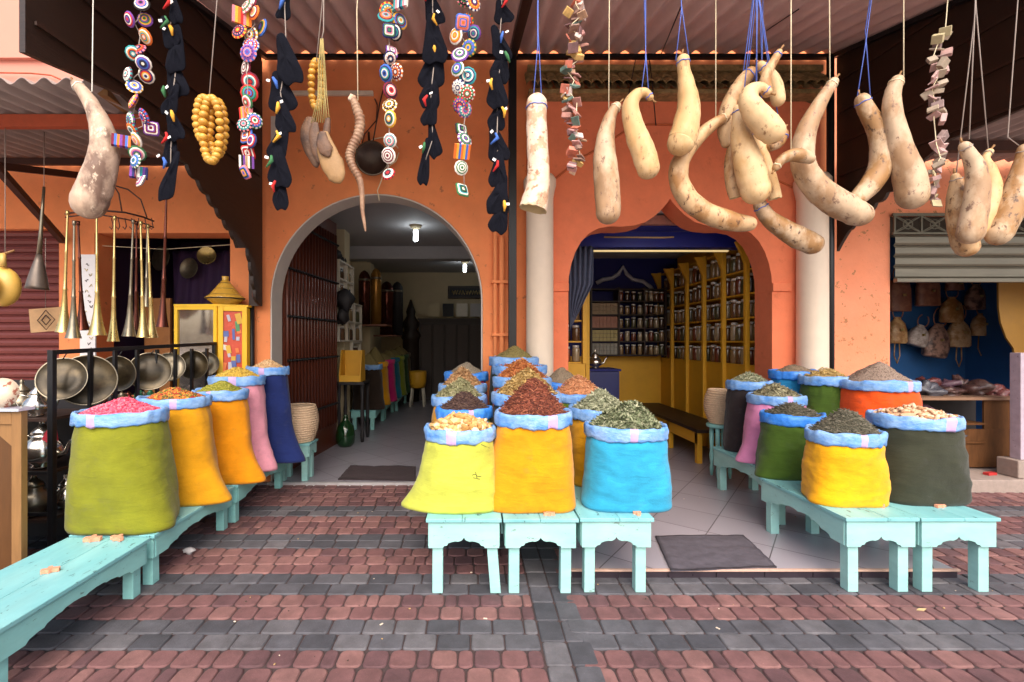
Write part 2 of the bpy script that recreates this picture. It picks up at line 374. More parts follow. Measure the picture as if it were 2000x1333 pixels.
# clay tile cornice
mb = MB()
n = 29
for c in range(2):
    for i in range(n):
        x = .585+i*(3.58-.585)/(n-1)+(c*.0)
        ya, za = (4.90, 4.30) if c == 0 else (4.79, 4.185); yb, zb = (4.76, 4.17) if c == 0 else (4.64, 4.06)
        vs = []; seg = 7
        for j, (yy, zz, r) in enumerate(((ya, za, .050), (yb, zb, .058))):
            for k in range(seg):
                a = PI*k/(seg-1); vs.append((x+math.cos(a)*r, yy, zz+math.sin(a)*r*.9+rnd(-.002, .002)))
        vs += [(v[0], v[1], v[2]-.014) for v in vs[seg:]]
        mb.add(vs, [(k, k+1, seg+k+1, seg+k) for k in range(seg-1)]+[(seg+k, seg+k+1, 2*seg+k+1, 2*seg+k) for k in range(seg-1)])
        if i < n-1:
            xm = x+.0535; vs = []
            for (yy, zz) in ((ya, za-.012), (yb, zb-.012)):
                for k in range(5):
                    a = PI+PI*k/4; vs.append((xm+math.cos(a)*.045, yy, zz+math.sin(a)*.035))
            mb.add(vs, [(k, k+1, 5+k+1, 5+k) for k in range(4)])
mb.bb(.56, 3.62, 4.70, 4.90, 4.0, 4.045)
mb.bb(.56, 3.62, 4.82, 4.899, 4.30, 4.36)
mb.build('tile_cornice', m_tileroof, B)
# columns
for x in (.675, 3.46):
    c = MB().lathe([(.175, 0), (.175, .12), (.15, .16), (.148, .2), (.14, .3), (.138, 2.9), (.150, 2.97), (.165, 3.03), (.165, 3.09), (.14, 3.13)], (x, 4.76, .05), 32)
    c.build('white_column', m_white, B)
# upper pink storey left and right of the awning
MB().bb(-7.5, -2.36, YF-.05, YF-.002, 3.42, 6.6).build('upper_wall', m_pink, B)
MB().bb(-7.5, -2.36, YF-.10, YF-.052, 4.42, 4.47).build('ledge', m_pink, B)
MB().bb(3.9, 8.2, YF-.05, YF-.002, 3.6, 6.6).build('upper_wall', m_pink, B)
MB().bb(-2.36, 3.9, YF-.03, YF-.002, 4.6, 6.6).build('upper_wall', m_pink, B)
MB().bb(-7.5, 8.2, YF+.01, 12.2, 6.6, 6.75).build('roof_slab', m_conc, B)
MB().tube([P(x, y, 4.8) for x, y in [(-60, 140), (0, 142), (60, 143), (100, 147), (140, 165)]], .008, 6).build('cable', m_oxide, B)
# maroon roller shutter
mb = MB(); n = 32
for i in range(n):
    z = .02+i*.0835
    vs = []
    for (dy, dz) in ((.10, 0), (.075, .012), (.065, .04), (.075, .066), (.10, .078), (.10, .0835)):
        vs += [(-6.2, YF+dy, z+dz), (-4.36, YF+dy, z+dz)]
    mb.add(vs, [(2*j, 2*j+1, 2*j+3, 2*j+2) for j in range(5)], 0, False)
mb.build('roller_shutter', m_maroon, B)
# grey roller shutter with pierced grille over the right stall
gs = MB(); z = 2.15
for i in range(4):
    h = .11 if i else .13
    gs.add([(4.38, 4.86, z), (6.6, 4.86, z), (4.38, 4.84, z+.02), (6.6, 4.84, z+.02), (4.38, 4.84, z+h-.03), (6.6, 4.84, z+h-.03), (4.38, 4.87, z+h), (6.6, 4.87, z+h)],
           [(0, 1, 3, 2), (2, 3, 5, 4), (4, 5, 7, 6)], 0, False); z += h
zs = z
gsh = gs.build('roller_shutter', m_greyshut, B)
MB().bb(4.38, 6.6, 4.815, 4.865, 2.11, 2.15).build('bottom_bar', m_greyshut, gsh, bevel=.004)
mb = MB(); mb.bb(4.36, 6.6, 4.84, 4.86, zs, zs+.02); mb.bb(4.36, 6.6, 4.84, 4.86, 2.80, 2.83)
for i in range(8):
    x0 = 4.38+i*.28; h = (2.80-zs-.02); zc = zs+.02+h/2
    mb.bb(x0-.008, x0+.008, 4.842, 4.858, zs+.02, 2.80)
    for s in (-1, 1):
        mb.tube([(x0+.14+s*(.13-.13*math.sin(t*PI/8)), 4.85, zc-h/2+h*t/8) for t in range(9)], .006, 5)
        mb.tube([(x0+.14+.05*math.cos(t*PI/4+s), 4.85, zc+.05*math.sin(t*PI/4+s)) for t in range(9)], .005, 5)
    mb.beam((x0, 4.85, zc-h/2), (x0+.28, 4.85, zc+h/2), .006, .008); mb.beam((x0, 4.85, zc+h/2), (x0+.28, 4.85, zc-h/2), .006, .008)
mb.build('grille', M('grille_steel', (.12, .11, .08), .5, .4, .2), B)
MB().bb(4.38, 6.6, 4.99, 5.0, zs, 2.83).build('grille_shade_backing', M('grille_shadow_board', (.05, .04, .03), .9), B)  # dark sheet standing in for the shade behind the grille
# rooms behind
def room(x0, x1, y0, y1, z1, mw, mc, mback=None, z0=-.02):
    MB().bb(x0-.06, x0, y0, y1, z0, z1).build('side_wall', mw, B)
    MB().bb(x1, x1+.06, y0, y1, z0, z1).build('side_wall', mw, B)
    MB().bb(x0-.06, x1+.06, y1, y1+.06, z0, z1).build('back_wall', mback or mw, B)
    MB().bb(x0-.06, x1+.06, y0, y1+.06, z1, z1+.06).build('ceiling', mc, B)
YB = YF+T+.003
room(-2.36, .52, YB, 11.9, 3.25, m_cream, m_ceil)
room(.60, 3.50, YB, 8.0, 2.92, m_yellow, m_ceil, m_navy)
room(-4.15, -2.46, YB, 6.6, 2.9, M('purple_room', (.035, .012, .05), .8), m_dark)
room(4.2, 6.7, YB, 6.35, 2.95, m_bluewall, m_dark)
MB().bb(-6.3, -4.3, YB, YB+.05, 0, 2.9).build('back_wall', m_dark, B)
# left shop beam near the back and low wall panel
MB().bb(-2.36, .52, 8.6, 8.9, 3.02, 3.25).build('ceiling_beam', m_ceil, B)
MB().bb(-2.358, -2.0, 9.0, 9.35, .02, 3.02).build('wall_pier', m_cream, B)
MB().bb(-2.358, -2.02, 7.3, 7.6, .02, 3.25).build('wall_pier', m_cream, B)
# right shop ceiling trim, light line, back wall ogee
MB().bb(.60, 3.5, 5.55, 5.75, 2.62, 2.80).build('blue_valance', m_blueceil, B)
MB().bb(.60, 3.5, 5.3, 5.54, 2.80, 2.82).build('blue_valance', m_blueceil, B)
MB().bb(1.25, 3.02, 5.52, 5.548, 2.560, 2.578).build('light_strip', m_tubelt, B)
MB().tube([P(1180, 463, 5.4), P(1290, 464, 5.4), P(1316, 463, 5.4)], .010, 6).build('wooden_rail', M('pale_rail', (.45, .30, .12), .5), B)
MB().bb(.62, 3.4, 5.19, 5.25, 2.80, 2.90).build('wood_moulding', M('pinkish_wood', (.30, .12, .09), .6, 0, .3, 8), B)
MB().tube([P(x, y, 7.95) for x, y in [(1165, 553), (1178, 546), (1196, 543), (1208, 535), (1217, 521), (1224, 535), (1236, 546), (1256, 550), (1270, 560), (1279, 573)]], .035, 6, flat=.4).build('white_ogee_trim', M('plaster_trim', (.45, .45, .5), .7), B)
MB().bb(1.2, 3.16, 7.9, 7.99, .05, 1.24).build('yellow_dado', m_yellow, B)
# pipes and cables on the facade
MB().tube([(-2.305, 4.84, .02), (-2.305, 4.84, 2.2)], .028, 12).build('drain_pipe', m_black, B)
for px, r, zt in ((967, .022, 2.62), (980, .028, 2.55)):
    MB().tube([((px-PX)/F*4.85, 4.86, .02), ((px-PX)/F*4.85, 4.86, zt), ((px-PX)/F*4.85, 4.885, zt+.05)], r, 12).build('painted_pipe', m_wall, B)
for z in (1.55, 1.0, 2.1): MB().bb(.185, .36, 4.825, 4.899, z, z+.03).build('pipe_clamp', m_wall, B, bevel=.004)
MB().bb(-1.91, -1.05, 4.86, 4.897, 4.07, 4.115).build('batten_light', M('batten_white', (.7, .62, .5), .5), B, bevel=.004)
MB().tube([P(732, 193, 4.87), P(737, 205, 4.87), P(735, 235, 4.87), P(712, 262, 4.87), P(706, 285, 4.87), P(716, 300, 4.87)], .007, 6).build('cable', m_brownwood, B)
MB().tube([P(766, 112, 4.87), P(742, 200, 4.87), P(727, 285, 4.8)], .007, 6).build('cable', m_darkwood2, B)
mb = MB()
for px, top in ((735, None),):
    mb.bb(-2.12, -2.05, 4.87, 4.899, 3.1, 3.85)
mb.build('white_conduit', M('conduit', (.7, .62, .55), .6), B)
MB().tube([P(1242, 112, 4.88), P(1225, 200, 4.6), P(1225, 240, 4.84)], .006, 5).build('cable', m_darkwood2, B)
MB().tube([P(1268, 112, 4.88), P(1275, 170, 4.62), P(1281, 245, 4.84)], .006, 5).build('cable', m_darkwood2, B)
# studded door of the left shop, folded back into the room
D = thing('studded_door', 'dark red-brown slatted door with rows of black studs, open inside the left archway', 'door', (-2.06, 5.2, .02))
a = Vector((-2.125, 5.19, 0)); b_ = Vector((-1.985, 6.69, 0)); dv = (b_-a).normalized(); nv = Vector((dv.y, -dv.x, 0))
mb = MB()
for (t0, t1) in ((0, 1.5),):
    c0 = a+dv*(t1/2)+Vector((0, 0, 1.6)); ang = math.atan2(dv.y, dv.x)
    mb.box(c0, (1.5, .04, 3.16), (0, 0, ang))
dp = mb.build('door_panel', m_brownwood, D)
for i in range(17):
    c = a+dv*(.05+i*.0875)+nv*.026
    MB().tube([c+Vector((0, 0, .34)), c+Vector((0, 0, 3.0))], .021, 8).build('slat', m_brownwood, D)
for z in (.62, 1.28, 1.78, 2.32, 2.86):
    mb = MB()
    mb.beam(a+dv*.02+nv*.045+Vector((0, 0, z)), a+dv*1.48+nv*.045+Vector((0, 0, z)), .012, .03)
    for i in range(34): mb.blob(a+dv*(.04+i*.0435)+nv*.058+Vector((0, 0, z)), .014, 6, 4)
    mb.build('stud_row', m_black, D)
# ================================================================== AWNING
AW = thing('awning', 'corrugated fibre sheet awning with dark wooden side boards and black steel frame over the shopfronts', 'awning', (.78, 4.8, 4.4))
AL, AR = -2.17, 3.72
def az(d): return 4.475-.27*(4.87-d)
def corr(x0, x1, y0, y1, zf, pitch, amp, along='y'):
    mb = MB(); n = int((x1-x0)/pitch*10); vs = []
    for i in range(n+1):
        x = x0+(x1-x0)*i/n; h = amp*math.sin(2*PI*(x-x0)/pitch)
        for y in (y0, y1): vs.append((x, y, zf(y)+h))
    for i in range(n+1):
        x = x0+(x1-x0)*i/n; h = amp*math.sin(2*PI*(x-x0)/pitch)+.008
        for y in (y0, y1): vs.append((x, y, zf(y)+h))
    o = 2*(n+1)
    fs = [(2*i, 2*i+2, 2*i+3, 2*i+1) for i in range(n)]+[(o+2*i, o+2*i+1, o+2*i+3, o+2*i+2) for i in range(n)]
    fs += [(2*i, o+2*i, o+2*i+2, 2*i+2) for i in range(n)]
    return mb.add(vs, fs)
corr(AL, AR, 2.15, 4.86, lambda y: az(y)+.03, .185, .028).build('corrugated_sheet', m_sheet, AW)
MB().bb(AL, AR, 4.80, 4.85, 4.425, 4.462).build('wall_beam', m_black, AW)
MB().bb(AL, AR, 2.17, 2.23, az(2.2)-.09, az(2.2)-.01).build('front_beam', m_black, AW)
MB().beam((.395, 2.24, az(2.2)-.045), (.395, 4.79, az(4.79)-.045), .075, .07).build('rafter', m_black, AW)
MB().bb(.355, .435, 4.71, 4.79, -.01, 4.40).build('post', m_black, AW, bevel=.004)
MB().tube([(3.63, 4.74, .05), (3.63, 4.74, 4.40)], .034, 12).build('post', m_black, AW)
for x in (AL+.03, AR-.03):
    MB().beam((x, 2.24, az(2.2)-.03), (x, 4.79, az(4.79)-.03), .05, .04).build('rafter', m_black, AW)
MB().tube([(AL, 2.45, 3.74), (AR+1.2, 2.45, 3.74)], .014, 8).build('hanging_rail', m_black, AW)
MB().tube([P(1330, 18, 3.6)+Vector((0, 0, .02)), P(1292, 104, 4.8)], .006, 5).build('wire', m_black, AW)
MB().tube([P(1560, 18, 3.66), P(1497, 60, 4.2)], .005, 5).build('wire', m_black, AW)
def sidepanel(X, prof, sgn):
    o = [(y, z) for (y, z) in prof]
    return MB().plate(o, [], lambda u, v, w: Vector((X+w*sgn, u, v)), .03)
# scalloped lower edge
def scallop(p0, p1, n, amp):
    out = []
    a, b = Vector(p0), Vector(p1); d = (b-a); nn = Vector((d.y, -d.x)).normalized()
    if nn.y > 0: nn = -nn
    for i in range(n):
        for t in (0, .25, .5, .75):
            q = a+d*((i+t)/n)+nn*amp*math.sin(PI*t); out.append((q.x, q.y))
    return out
lp = [(2.26, 2.90), (2.9, 3.03), (3.2, 2.98)]+scallop((3.4, 2.92), (3.83, 2.70), 3, .03)+scallop((3.83, 2.70), (4.31, 2.42), 4, .03)+[(4.31, 2.36), (4.5, 2.40)]+scallop((4.5, 2.40), (4.70, 1.88), 4, .02)+[(4.78, 1.86), (4.78, az(4.78)-.02), (2.26, az(2.26)-.02)]
sp = sidepanel(AL-.005, lp, -1).build('side_board', m_darkwood, AW)
mb = MB()
for i in range(4):
    z = 3.02+i*.32
    mb.beam((AL-.0+.008, 2.3, z+.05), (AL+.008, 4.75, z+.16), .012, .018)
mb.build('plank_joint', m_darkwood2, sp)
rp = [(2.26, 2.98), (3.15, 3.08), (3.66, 3.08)]+scallop((3.87, 3.0), (4.2, 2.84), 3, .03)+scallop((4.2, 2.84), (4.67, 2.6), 4, .03)+[(4.72, 2.5), (4.78, 2.42), (4.78, az(4.78)-.02), (2.26, az(2.26)-.02)]
sp2 = sidepanel(AR+.005, rp, 1).build('side_board', m_darkwood, AW)
mb = MB()
for i in range(4):
    z = 3.02+i*.32
    mb.beam((AR-.008, 2.3, z+.05), (AR-.008, 4.75, z+.16), .012, .018)
mb.build('plank_joint', m_darkwood2, sp2)
# carved vertical board beside the left archway
MB().bb(-2.31, -2.19, 4.79, 4.83, 1.86, 4.4).build('carved_board', m_darkwood2, AW)
mb = MB()
for i in range(15):
    z = 1.98+i*.145
    mb.tube([(-2.235+.03*math.cos(t), 4.782, z+.045*math.sin(t)) for t in [PI*.2+j*PI*.18 for j in range(9)]], .012, 6)
mb.build('scroll', m_brownwood, AW)
# ---- neighbour roofs
NR = thing('lean_to_roof', 'weathered corrugated lean-to roof on red steel brackets over the left neighbour shop', 'roof', (-3.6, 4.8, 3.3))
corr(-6.5, -2.26, 3.05, 4.83, lambda y: 3.20+(y-3.05)*.11, .146, .022).build('corrugated_sheet', m_sheet2, NR)
for (y, h, m) in ((3.55, .09, m_oxide), (4.72, .06, m_rust)):
    MB().bb(-6.5, -2.3, y, y+.05, 3.20+(y-3.05)*.11-.03-h, 3.20+(y-3.05)*.11-.026).build('purlin', m, NR)
MB().beam(P(200, 178, 3.2), P(322, 268, 4.3), .06, .05).build('timber', m_frame, NR)
MB().beam(P(-120, 310, 3.5), P(175, 345, 4.85), .05, .06).build('bracket', m_rust, NR)
MB().beam(P(-10, 322, 3.7), P(122, 470, 4.87), .05, .06).build('brace', m_rust, NR)
MB().beam(P(-300, 300, 3.5), P(-10, 322, 3.7), .05, .06).build('bracket', m_rust, NR)
NR2 = thing('lean_to_roof', 'weathered corrugated lean-to roof with a pale timber edge over the handbag stall on the right', 'roof', (5.4, 4.8, 3.3))
corr(3.83, 7.8, 3.3, 4.83, lambda y: 3.30+(y-3.3)*.05, .146, .022).build('corrugated_sheet', m_sheet2, NR2)
MB().bb(3.83, 7.8, 3.24, 3.30, 3.24, 3.30).build('timber', M('pale_timber', (.6, .45, .36), .8, 0, .15), NR2)
MB().bb(3.83, 7.8, 4.2, 4.26, 3.22, 3.31).build('purlin', m_rust, NR2)
# ================================================================== BENCHES
def apron(u0, u1, z1, dep, n=1, long=False):
    """outline of a cut-out apron board: u along, z up"""
    w = u1-u0; zb = z1-dep
    if not long:
        pr = [(0, 0), (.20, 0), (.22, .012), (.26, .016), (.28, .030), (.33, .038), (.38, .030+.012), (.42, .040), (.46, .046), (.485, .055), (.5, .066)]
    else:
        pr = [(0, 0), (.13, 0), (.15, .02), (.20, .03), (.235, .03), (.25, .045), (.31, .058), (.345, .058), (.36, .068), (.42, .072), (.47, .068), (.5, .060)]
    sc_ = dep/.165
    pts = [(u0+w*a, zb+b*sc_) for a, b in pr]+[(u0+w*(1-a), zb+b*sc_) for a, b in pr[-2::-1]]
    return [(u0, z1)]+pts+[(u1, z1)]
def bench(x0, x1, y0, y1, h, z0, label, low=False, dep=.155, group='mint painted wooden benches', skew=0, leg=.062, splay=0):
    mt, ms = (m_minttop, m_mintlow if low else m_mint)
    R_ = thing('wooden_bench', label, 'bench', ((x0+x1)/2, (y0+y1)/2, z0), group)
    z1 = h-.022
    mid = (x0+x1)/2+rnd(-.01, .03)
    for a, b in ((x0, mid-.001), (mid+.001, x1)):
        MB().bb(a, b, y0, y1, z1, h+rnd(-.0015, .0015)).build('top_board', mt, R_, bevel=.003)
    e = .014; t = .018
    for yy in (y0+e, y1-e-t):
        MB().plate(apron(x0+e, x1-e, z1, dep), [], lambda u, v, w: Vector((u, yy+w, v)), t).build('end_apron', ms, R_)
    for xx in (x0+e-.004, x1-e-t+.004):
        MB().plate(apron(y0+e+t, y1-e-t, z1-.001, dep-.004, long=True), [], lambda u, v, w: Vector((xx+w, u, v)), t).build('side_apron', ms, R_)
    k = 0
    for lx in (x0+e+t+.004, x1-e-t-leg-.004):
        for ly in (y0+e+t+.002, y1-e-t-leg-.002):
            g = rnd(-.004, .004)+(splay if (lx > mid and ly < (y0+y1)/2) else 0)
            q = [(lx+g, ly), (lx+leg+g, ly), (lx+leg+g, ly+leg), (lx+g, ly+leg)]
            p = [(lx, ly), (lx+leg, ly), (lx+leg, ly+leg), (lx, ly+leg)]
            vs = [(a, b, z0) for a, b in q]+[(a, b, z1-.002) for a, b in p]
            MB().add(vs, [(3, 2, 1, 0), (0, 1, 5, 4), (1, 2, 6, 5), (2, 3, 7, 6), (3, 0, 4, 7), (4, 5, 6, 7)], 0, False).build('leg', ms, R_, bevel=.003); k += 1
    return R_
bench(-2.44, -1.94, 1.885, 2.80, .32, 0, 'low mint bench in the left foreground with chipped blue top, nearest in the left row', True, .125)
bench(-2.46, -1.94, 2.83, 3.78, .32, 0, 'low mint bench under the mustard and orange sacks, second in the left row', True, .125)
bench(-2.44, -1.93, 3.81, 4.83, .32, 0, 'low mint bench under the pink and navy sacks, farthest in the left row', True, .125)
HB = .455
bench(-.280, .165, 2.735, 3.70, HB, 0, 'mint bench under the lime sack of ginger, left of the three front centre ends', splay=.03)
bench(.175, .618, 2.735, 3.72, HB, 0, 'mint bench under the big amber sack of bark, middle of the three front centre ends')
bench(.628, 1.065, 2.745, 3.70, HB, 0, 'mint bench under the turquoise sack of leaves, right of the three front centre ends')
bench(-.260, .170, 3.73, 4.62, HB, 0, 'mint bench hidden at the back left of the central sack group')
bench(.180, .610, 3.75, 4.60, HB+.08, 0, 'mint bench hidden at the back middle of the central sack group')
bench(.628, 1.05, 3.73, 4.60, HB, .05, 'mint bench hidden at the back right of the central sack group')
bench(2.20, 2.635, 2.75, 3.60, HB, 0, 'mint bench under the bright yellow sack at the front right')
bench(2.645, 3.115, 2.75, 3.62, HB, 0, 'mint bench under the large charcoal green sack, farthest right')
bench(2.36, 2.80, 3.64, 4.62, HB, .05, 'mint bench under the pink sack and the black-brown sack at the right')
bench(3.13, 3.60, 3.50, 4.60, HB, 0, 'mint bench behind the charcoal green sack, carrying the red-orange sack')
# ================================================================== SACKS
SP = {}
def pal(name, cols, rough=.8):
    if name not in SP:
        SP[name] = [M('%s_%d' % (name, i), c, rough, 0, .2, 30) for i, c in enumerate(cols)]
    return SP[name]
from mathutils.bvhtree import BVHTree
m_ink = M('black_ink', (.02, .02, .015), .7)
def gather(R_, mb, marks):
    # hand-written smudges on the cloth, laid on the sack surface
    if not marks: return
    T_ = BVHTree.FromPolygons([Vector(v) for v in mb.v], mb.f)
    for pl_ in marks:
        pts = []
        for (x, y) in pl_:
            o = Vector((0, 0, EYE)); dr = (P(x, y, 1)-o).normalized(); h = T_.ray_cast(o, dr)
            if h[0] is not None: pts.append(h[0]-dr*.0015)
        if len(pts) > 1: MB().tube(pts, .0016, 4).build('ink_mark', m_ink, R_)
def sack(name, X, d, z0, zr, r, col, fill, hp, label, rim=None, ears=(), flare=.10, lean=0, ry=.95, seed=None, tilt=0, mark=True, pieces=420, bump=.0055, square=0, marks=(), poff=(0, 0), sag=.03, cat='sack'):
    seed = seed if seed is not None else rnd(0, 50)
    R_ = thing('spice_sack', label, cat, (X, d, z0), 'open cloth sacks of spices and herbs')
    nt_, nz = 88, 40; mb = MB(); vs = []
    H = zr-z0
    rc = random.Random(int(seed*77)); CRS = [(rc.uniform(-PI, 0) if rc.random() < .7 else rc.uniform(0, PI), rc.uniform(.08, .95), rc.uniform(-.9, .9), rc.uniform(.25, .6), rc.uniform(.002, .006)*rc.choice((-1, 1, 1))) for _ in range(16)]
    for i in range(nz+1):
        t = i/nz; z = z0+H*t
        for k in range(nt_):
            a = 2*PI*k/nt_; ca, sa = math.cos(a), math.sin(a)
            ne = 2+ (1.6+square)*max(0, 1-t*1.5)+.3
            q = (abs(ca)**ne+abs(sa)**ne)**(-1/ne)
            rr = r*(1+flare*(1-t)**1.6)*q*(1+.025*math.sin(PI*min(1, t*1.1)))
            if t > .80: rr -= .020*((t-.80)/.20)
            if t < .05: rr *= .95+.05*math.sin(PI/2*t/.05)
            rx, ry_ = rr, rr*ry*(1-.12*(1-t)**2)
            for (ea, am) in ears:
                da = math.cos(a-math.radians(ea))
                if da > 0:
                    e = am*(da**8)*(.42*(1-t)+.58*max(0, 1-t/.4)**1.4); rx += e; ry_ += e*.6
            nn = noise.noise(Vector((ca*1.6+seed, sa*1.6, t*5)))*bump*1.6+noise.noise(Vector((ca*5+seed, sa*5, t*13)))*bump*.6
            nn += math.sin(a*13+seed*3+2*math.sin(a*3))*.0045*(t**5)+math.sin(t*26+3*noise.noise(Vector((ca+seed, sa, t))))*bump*.12*(1-t)*max(0, .4+math.sin(a*2+seed))
            for (a0, t0, sl, ln, am) in CRS:
                da = (a-a0+PI) % (2*PI)-PI; du = da*.8; dv = (t-t0)*H/r
                pa_ = du*math.cos(sl)+dv*math.sin(sl); pe = -du*math.sin(sl)+dv*math.cos(sl)+.08*math.sin(pa_*5)
                if abs(pe) < .35 and abs(pa_) < 1.6: nn += am*math.exp(-(pe/.085)**2-(pa_/ln)**2)
            nn += -.004*abs(math.sin(a*17+seed*5+1.5*math.sin(a*4+seed)))*max(0, (t-.62)/.38)**1.2
            s_ = sag*noise.noise(Vector((ca*1.1+seed*2, sa*1.1, 3)))*(1-t)*.5 if t > .03 else 0
            vs.append((X+lean*t+ca*(rx+nn), d+sa*(ry_+nn), z+s_+tilt*ca*t*r))
    fs = [(i*nt_+k, i*nt_+(k+1) % nt_, (i+1)*nt_+(k+1) % nt_, (i+1)*nt_+k) for i in range(nz) for k in range(nt_)]
    fs.append(tuple(range(nt_))[::-1])
    mb.add(vs, fs); mb.build('sack_body', cloth('cloth_'+name, col), R_)
    gather(R_, mb, marks)
    # rolled plastic rim
    cx = X+lean; mr = rim or m_bluerim
    prof = [(-.004, -.066), (.013, -.070), (.023, -.060), (.023, -.044), (.028, -.018), (.024, .002), (.012, .013), (-.003, .014), (-.017, .003), (-.023, -.03), (-.025, -.07)]
    n2 = 72; vs = []; mk = -90+rnd(-18, 25)
    for j, (dr, dz) in enumerate(prof):
        for k in range(n2):
            a = 2*PI*k/n2; ca, sa = math.cos(a), math.sin(a)
            w = noise.noise(Vector((ca*2.2+seed, sa*2.2, .3)))
            w2 = noise.noise(Vector((ca*6+seed, sa*6, dz*25)))
            w3 = noise.noise(Vector((ca*13+seed, sa*13, dz*10)))
            k_ = .82+.2*w
            rr = r+dr*k_*.78+w2*.007+w3*.007*(1 if j > 1 else .3)
            zz = dz*(1+.25*w+.25*w2 if dz < -.04 else 1)+w*.014+w2*.005+w3*.004+tilt*ca*r
            vs.append((cx+ca*rr, d+sa*rr*ry, zr+zz))
    m2 = MB(); b = len(prof)
    for j in range(b-1):
        for k in range(n2):
            ang = math.degrees(2*PI*(k+.5)/n2)-360
            isM = mark and abs((ang-mk+180) % 360-180) < 5.5
            m2.add([], []) ; m2.f.append([j*n2+k, j*n2+(k+1) % n2, (j+1)*n2+(k+1) % n2, (j+1)*n2+k]); m2.m.append(1 if isM else 0); m2.s.append(True)
    m2.v = vs
    m2.build('rim', [mr, m_pinkmark], R_)
    # contents
    kind, cols = fill
    ms = pal(kind+'_'+name, cols) if False else pal('fill_'+'_'.join('%02d' % int(x*99) for c in cols for x in c), cols)
    ri = r-.022
    def hz(x, y):
        q = math.sqrt(x*x+y*y)/ri
        f = max(0, 1-q**1.25) if hp > .05 else max(0, 1-q*q)
        return hp*f*(1+.22*noise.noise(Vector((x*7+seed, y*7, 4))))+noise.noise(Vector((x*18+seed, y*18, 1)))*.009-.012
    m3 = MB(); NR_, NA = 12, 36; vs = [(cx+poff[0], d+poff[1], zr+hz(0, 0))]
    for i in range(1, NR_+1):
        for k in range(NA):
            a = 2*PI*k/NA; x, y = math.cos(a)*ri*i/NR_, math.sin(a)*ri*i/NR_*ry
            s_ = 1-i/NR_
            vs.append((cx+x+poff[0]*s_, d+y+poff[1]*s_, zr+hz(x, y/ry)))
    fs = [(0, 1+k, 1+(k+1) % NA) for k in range(NA)]
    fs += [(1+(i-1)*NA+k, 1+i*NA+k, 1+i*NA+(k+1) % NA, 1+(i-1)*NA+(k+1) % NA) for i in range(1, NR_) for k in range(NA)]
    m3.add(vs, fs, 0)
    rs = random.Random(int(seed*1000))
    for i in range(pieces):
        q = math.sqrt(rs.random())*.97; a = rs.random()*2*PI
        if sa_skip(a, kind): a = -a
        x, y = math.cos(a)*ri*q, math.sin(a)*ri*q
        s_ = 1-q; z = zr+hz(x, y)
        c = Vector((cx+x+poff[0]*s_, d+y*ry+poff[1]*s_, z)); mi = rs.randrange(len(cols))
        rot = (rs.uniform(-.7, .7), rs.uniform(-.7, .7), rs.uniform(0, 6.28))
        if kind == 'bean':
            m3.blob(c+Vector((0, 0, .003)), (.0115, .0075, .0065), 6, 4, rot, mi)
        elif kind == 'bead':
            g = rs.uniform(.006, .0085); m3.blob(c+Vector((0, 0, .003)), (g, g, g*.9), 6, 4, rot, mi)
        elif kind == 'grain':
            g = rs.uniform(.002, .0045); m3.blob(c+Vector((0, 0, .001)), (g*1.8, g, g*.8), 4, 3, rot, mi)
        elif kind == 'stick':
            L_ = rs.uniform(.025, .065); R3 = Euler(rot).to_matrix(); dr = R3 @ Vector((1, 0, 0)); bn = R3 @ Vector((0, .15, .1))
            g = rs.uniform(.0015, .0036)
            m3.tube([c-dr*L_/2+Vector((0, 0, .004)), c+bn*L_*.5+Vector((0, 0, .004)), c+dr*L_/2+Vector((0, 0, .004))], [g, g, g*.7], 4, mi)
        elif kind == 'curl':
            L_ = rs.uniform(.02, .05); R3 = Euler(rot).to_matrix(); pts_ = []
            for t in range(5):
                b_ = t/4*rs.uniform(1.5, 3); pts_.append(c+Vector((0, 0, .005))+R3 @ Vector((math.cos(b_)*L_*.4, math.sin(b_)*L_*.4, t*.003)))
            m3.tube(pts_, rs.uniform(.002, .0035), 5, mi)
        elif kind == 'leaf':
            L_ = rs.uniform(.012, .028); w_ = L_*rs.uniform(.12, .28); R3 = Euler((rot[0]*1.4, rot[1]*1.4, rot[2])).to_matrix()
            bend = rs.uniform(-.3, .6)
            pv = [(-L_, 0, 0), (-L_*.3, w_, .25*w_), (L_*.4, w_*.8, bend*L_*.5), (L_, 0, bend*L_), (L_*.4, -w_*.8, bend*L_*.5+w_*.5), (-L_*.3, -w_, .7*w_)]
            m3.add([c+Vector((0, 0, .006))+R3 @ Vector(p) for p in pv]+[c+Vector((0, 0, .003))+R3 @ Vector(p) for p in pv], [(0, 1, 2, 3), (0, 3, 4, 5), (6, 9, 8, 7), (6, 11, 10, 9)], mi, False)
        elif kind == 'root':
            g = rs.uniform(.013, .026)
            m3.blob(c+Vector((0, 0, .010)), (g*rs.uniform(1.1, 2.0), g*.8, g*.75), 8, 6, (rot[0], rot[1], rot[2]), mi, wob=.5, seed=i*1.7)
        elif kind == 'chunk':
            L_ = rs.uniform(.02, .05); R3 = Euler(rot).to_matrix(); dr = R3 @ Vector((1, 0, 0))
            m3.tube([c-dr*L_/2+Vector((0, 0, .008)), c+Vector((0, 0, .012)), c+dr*L_/2+Vector((0, 0, .008))], [rs.uniform(.006, .013), rs.uniform(.007, .014), rs.uniform(.005, .011)], 7, mi, wob=.3, seed=i)
    m3.build('heaped_contents', ms, R_)
    return R_
def sa_skip(a, kind):
    # most pieces go on the side of the heap that faces the street
    return math.sin(a) > .55 and kind in ('curl', 'stick', 'leaf') and random.random() < .5
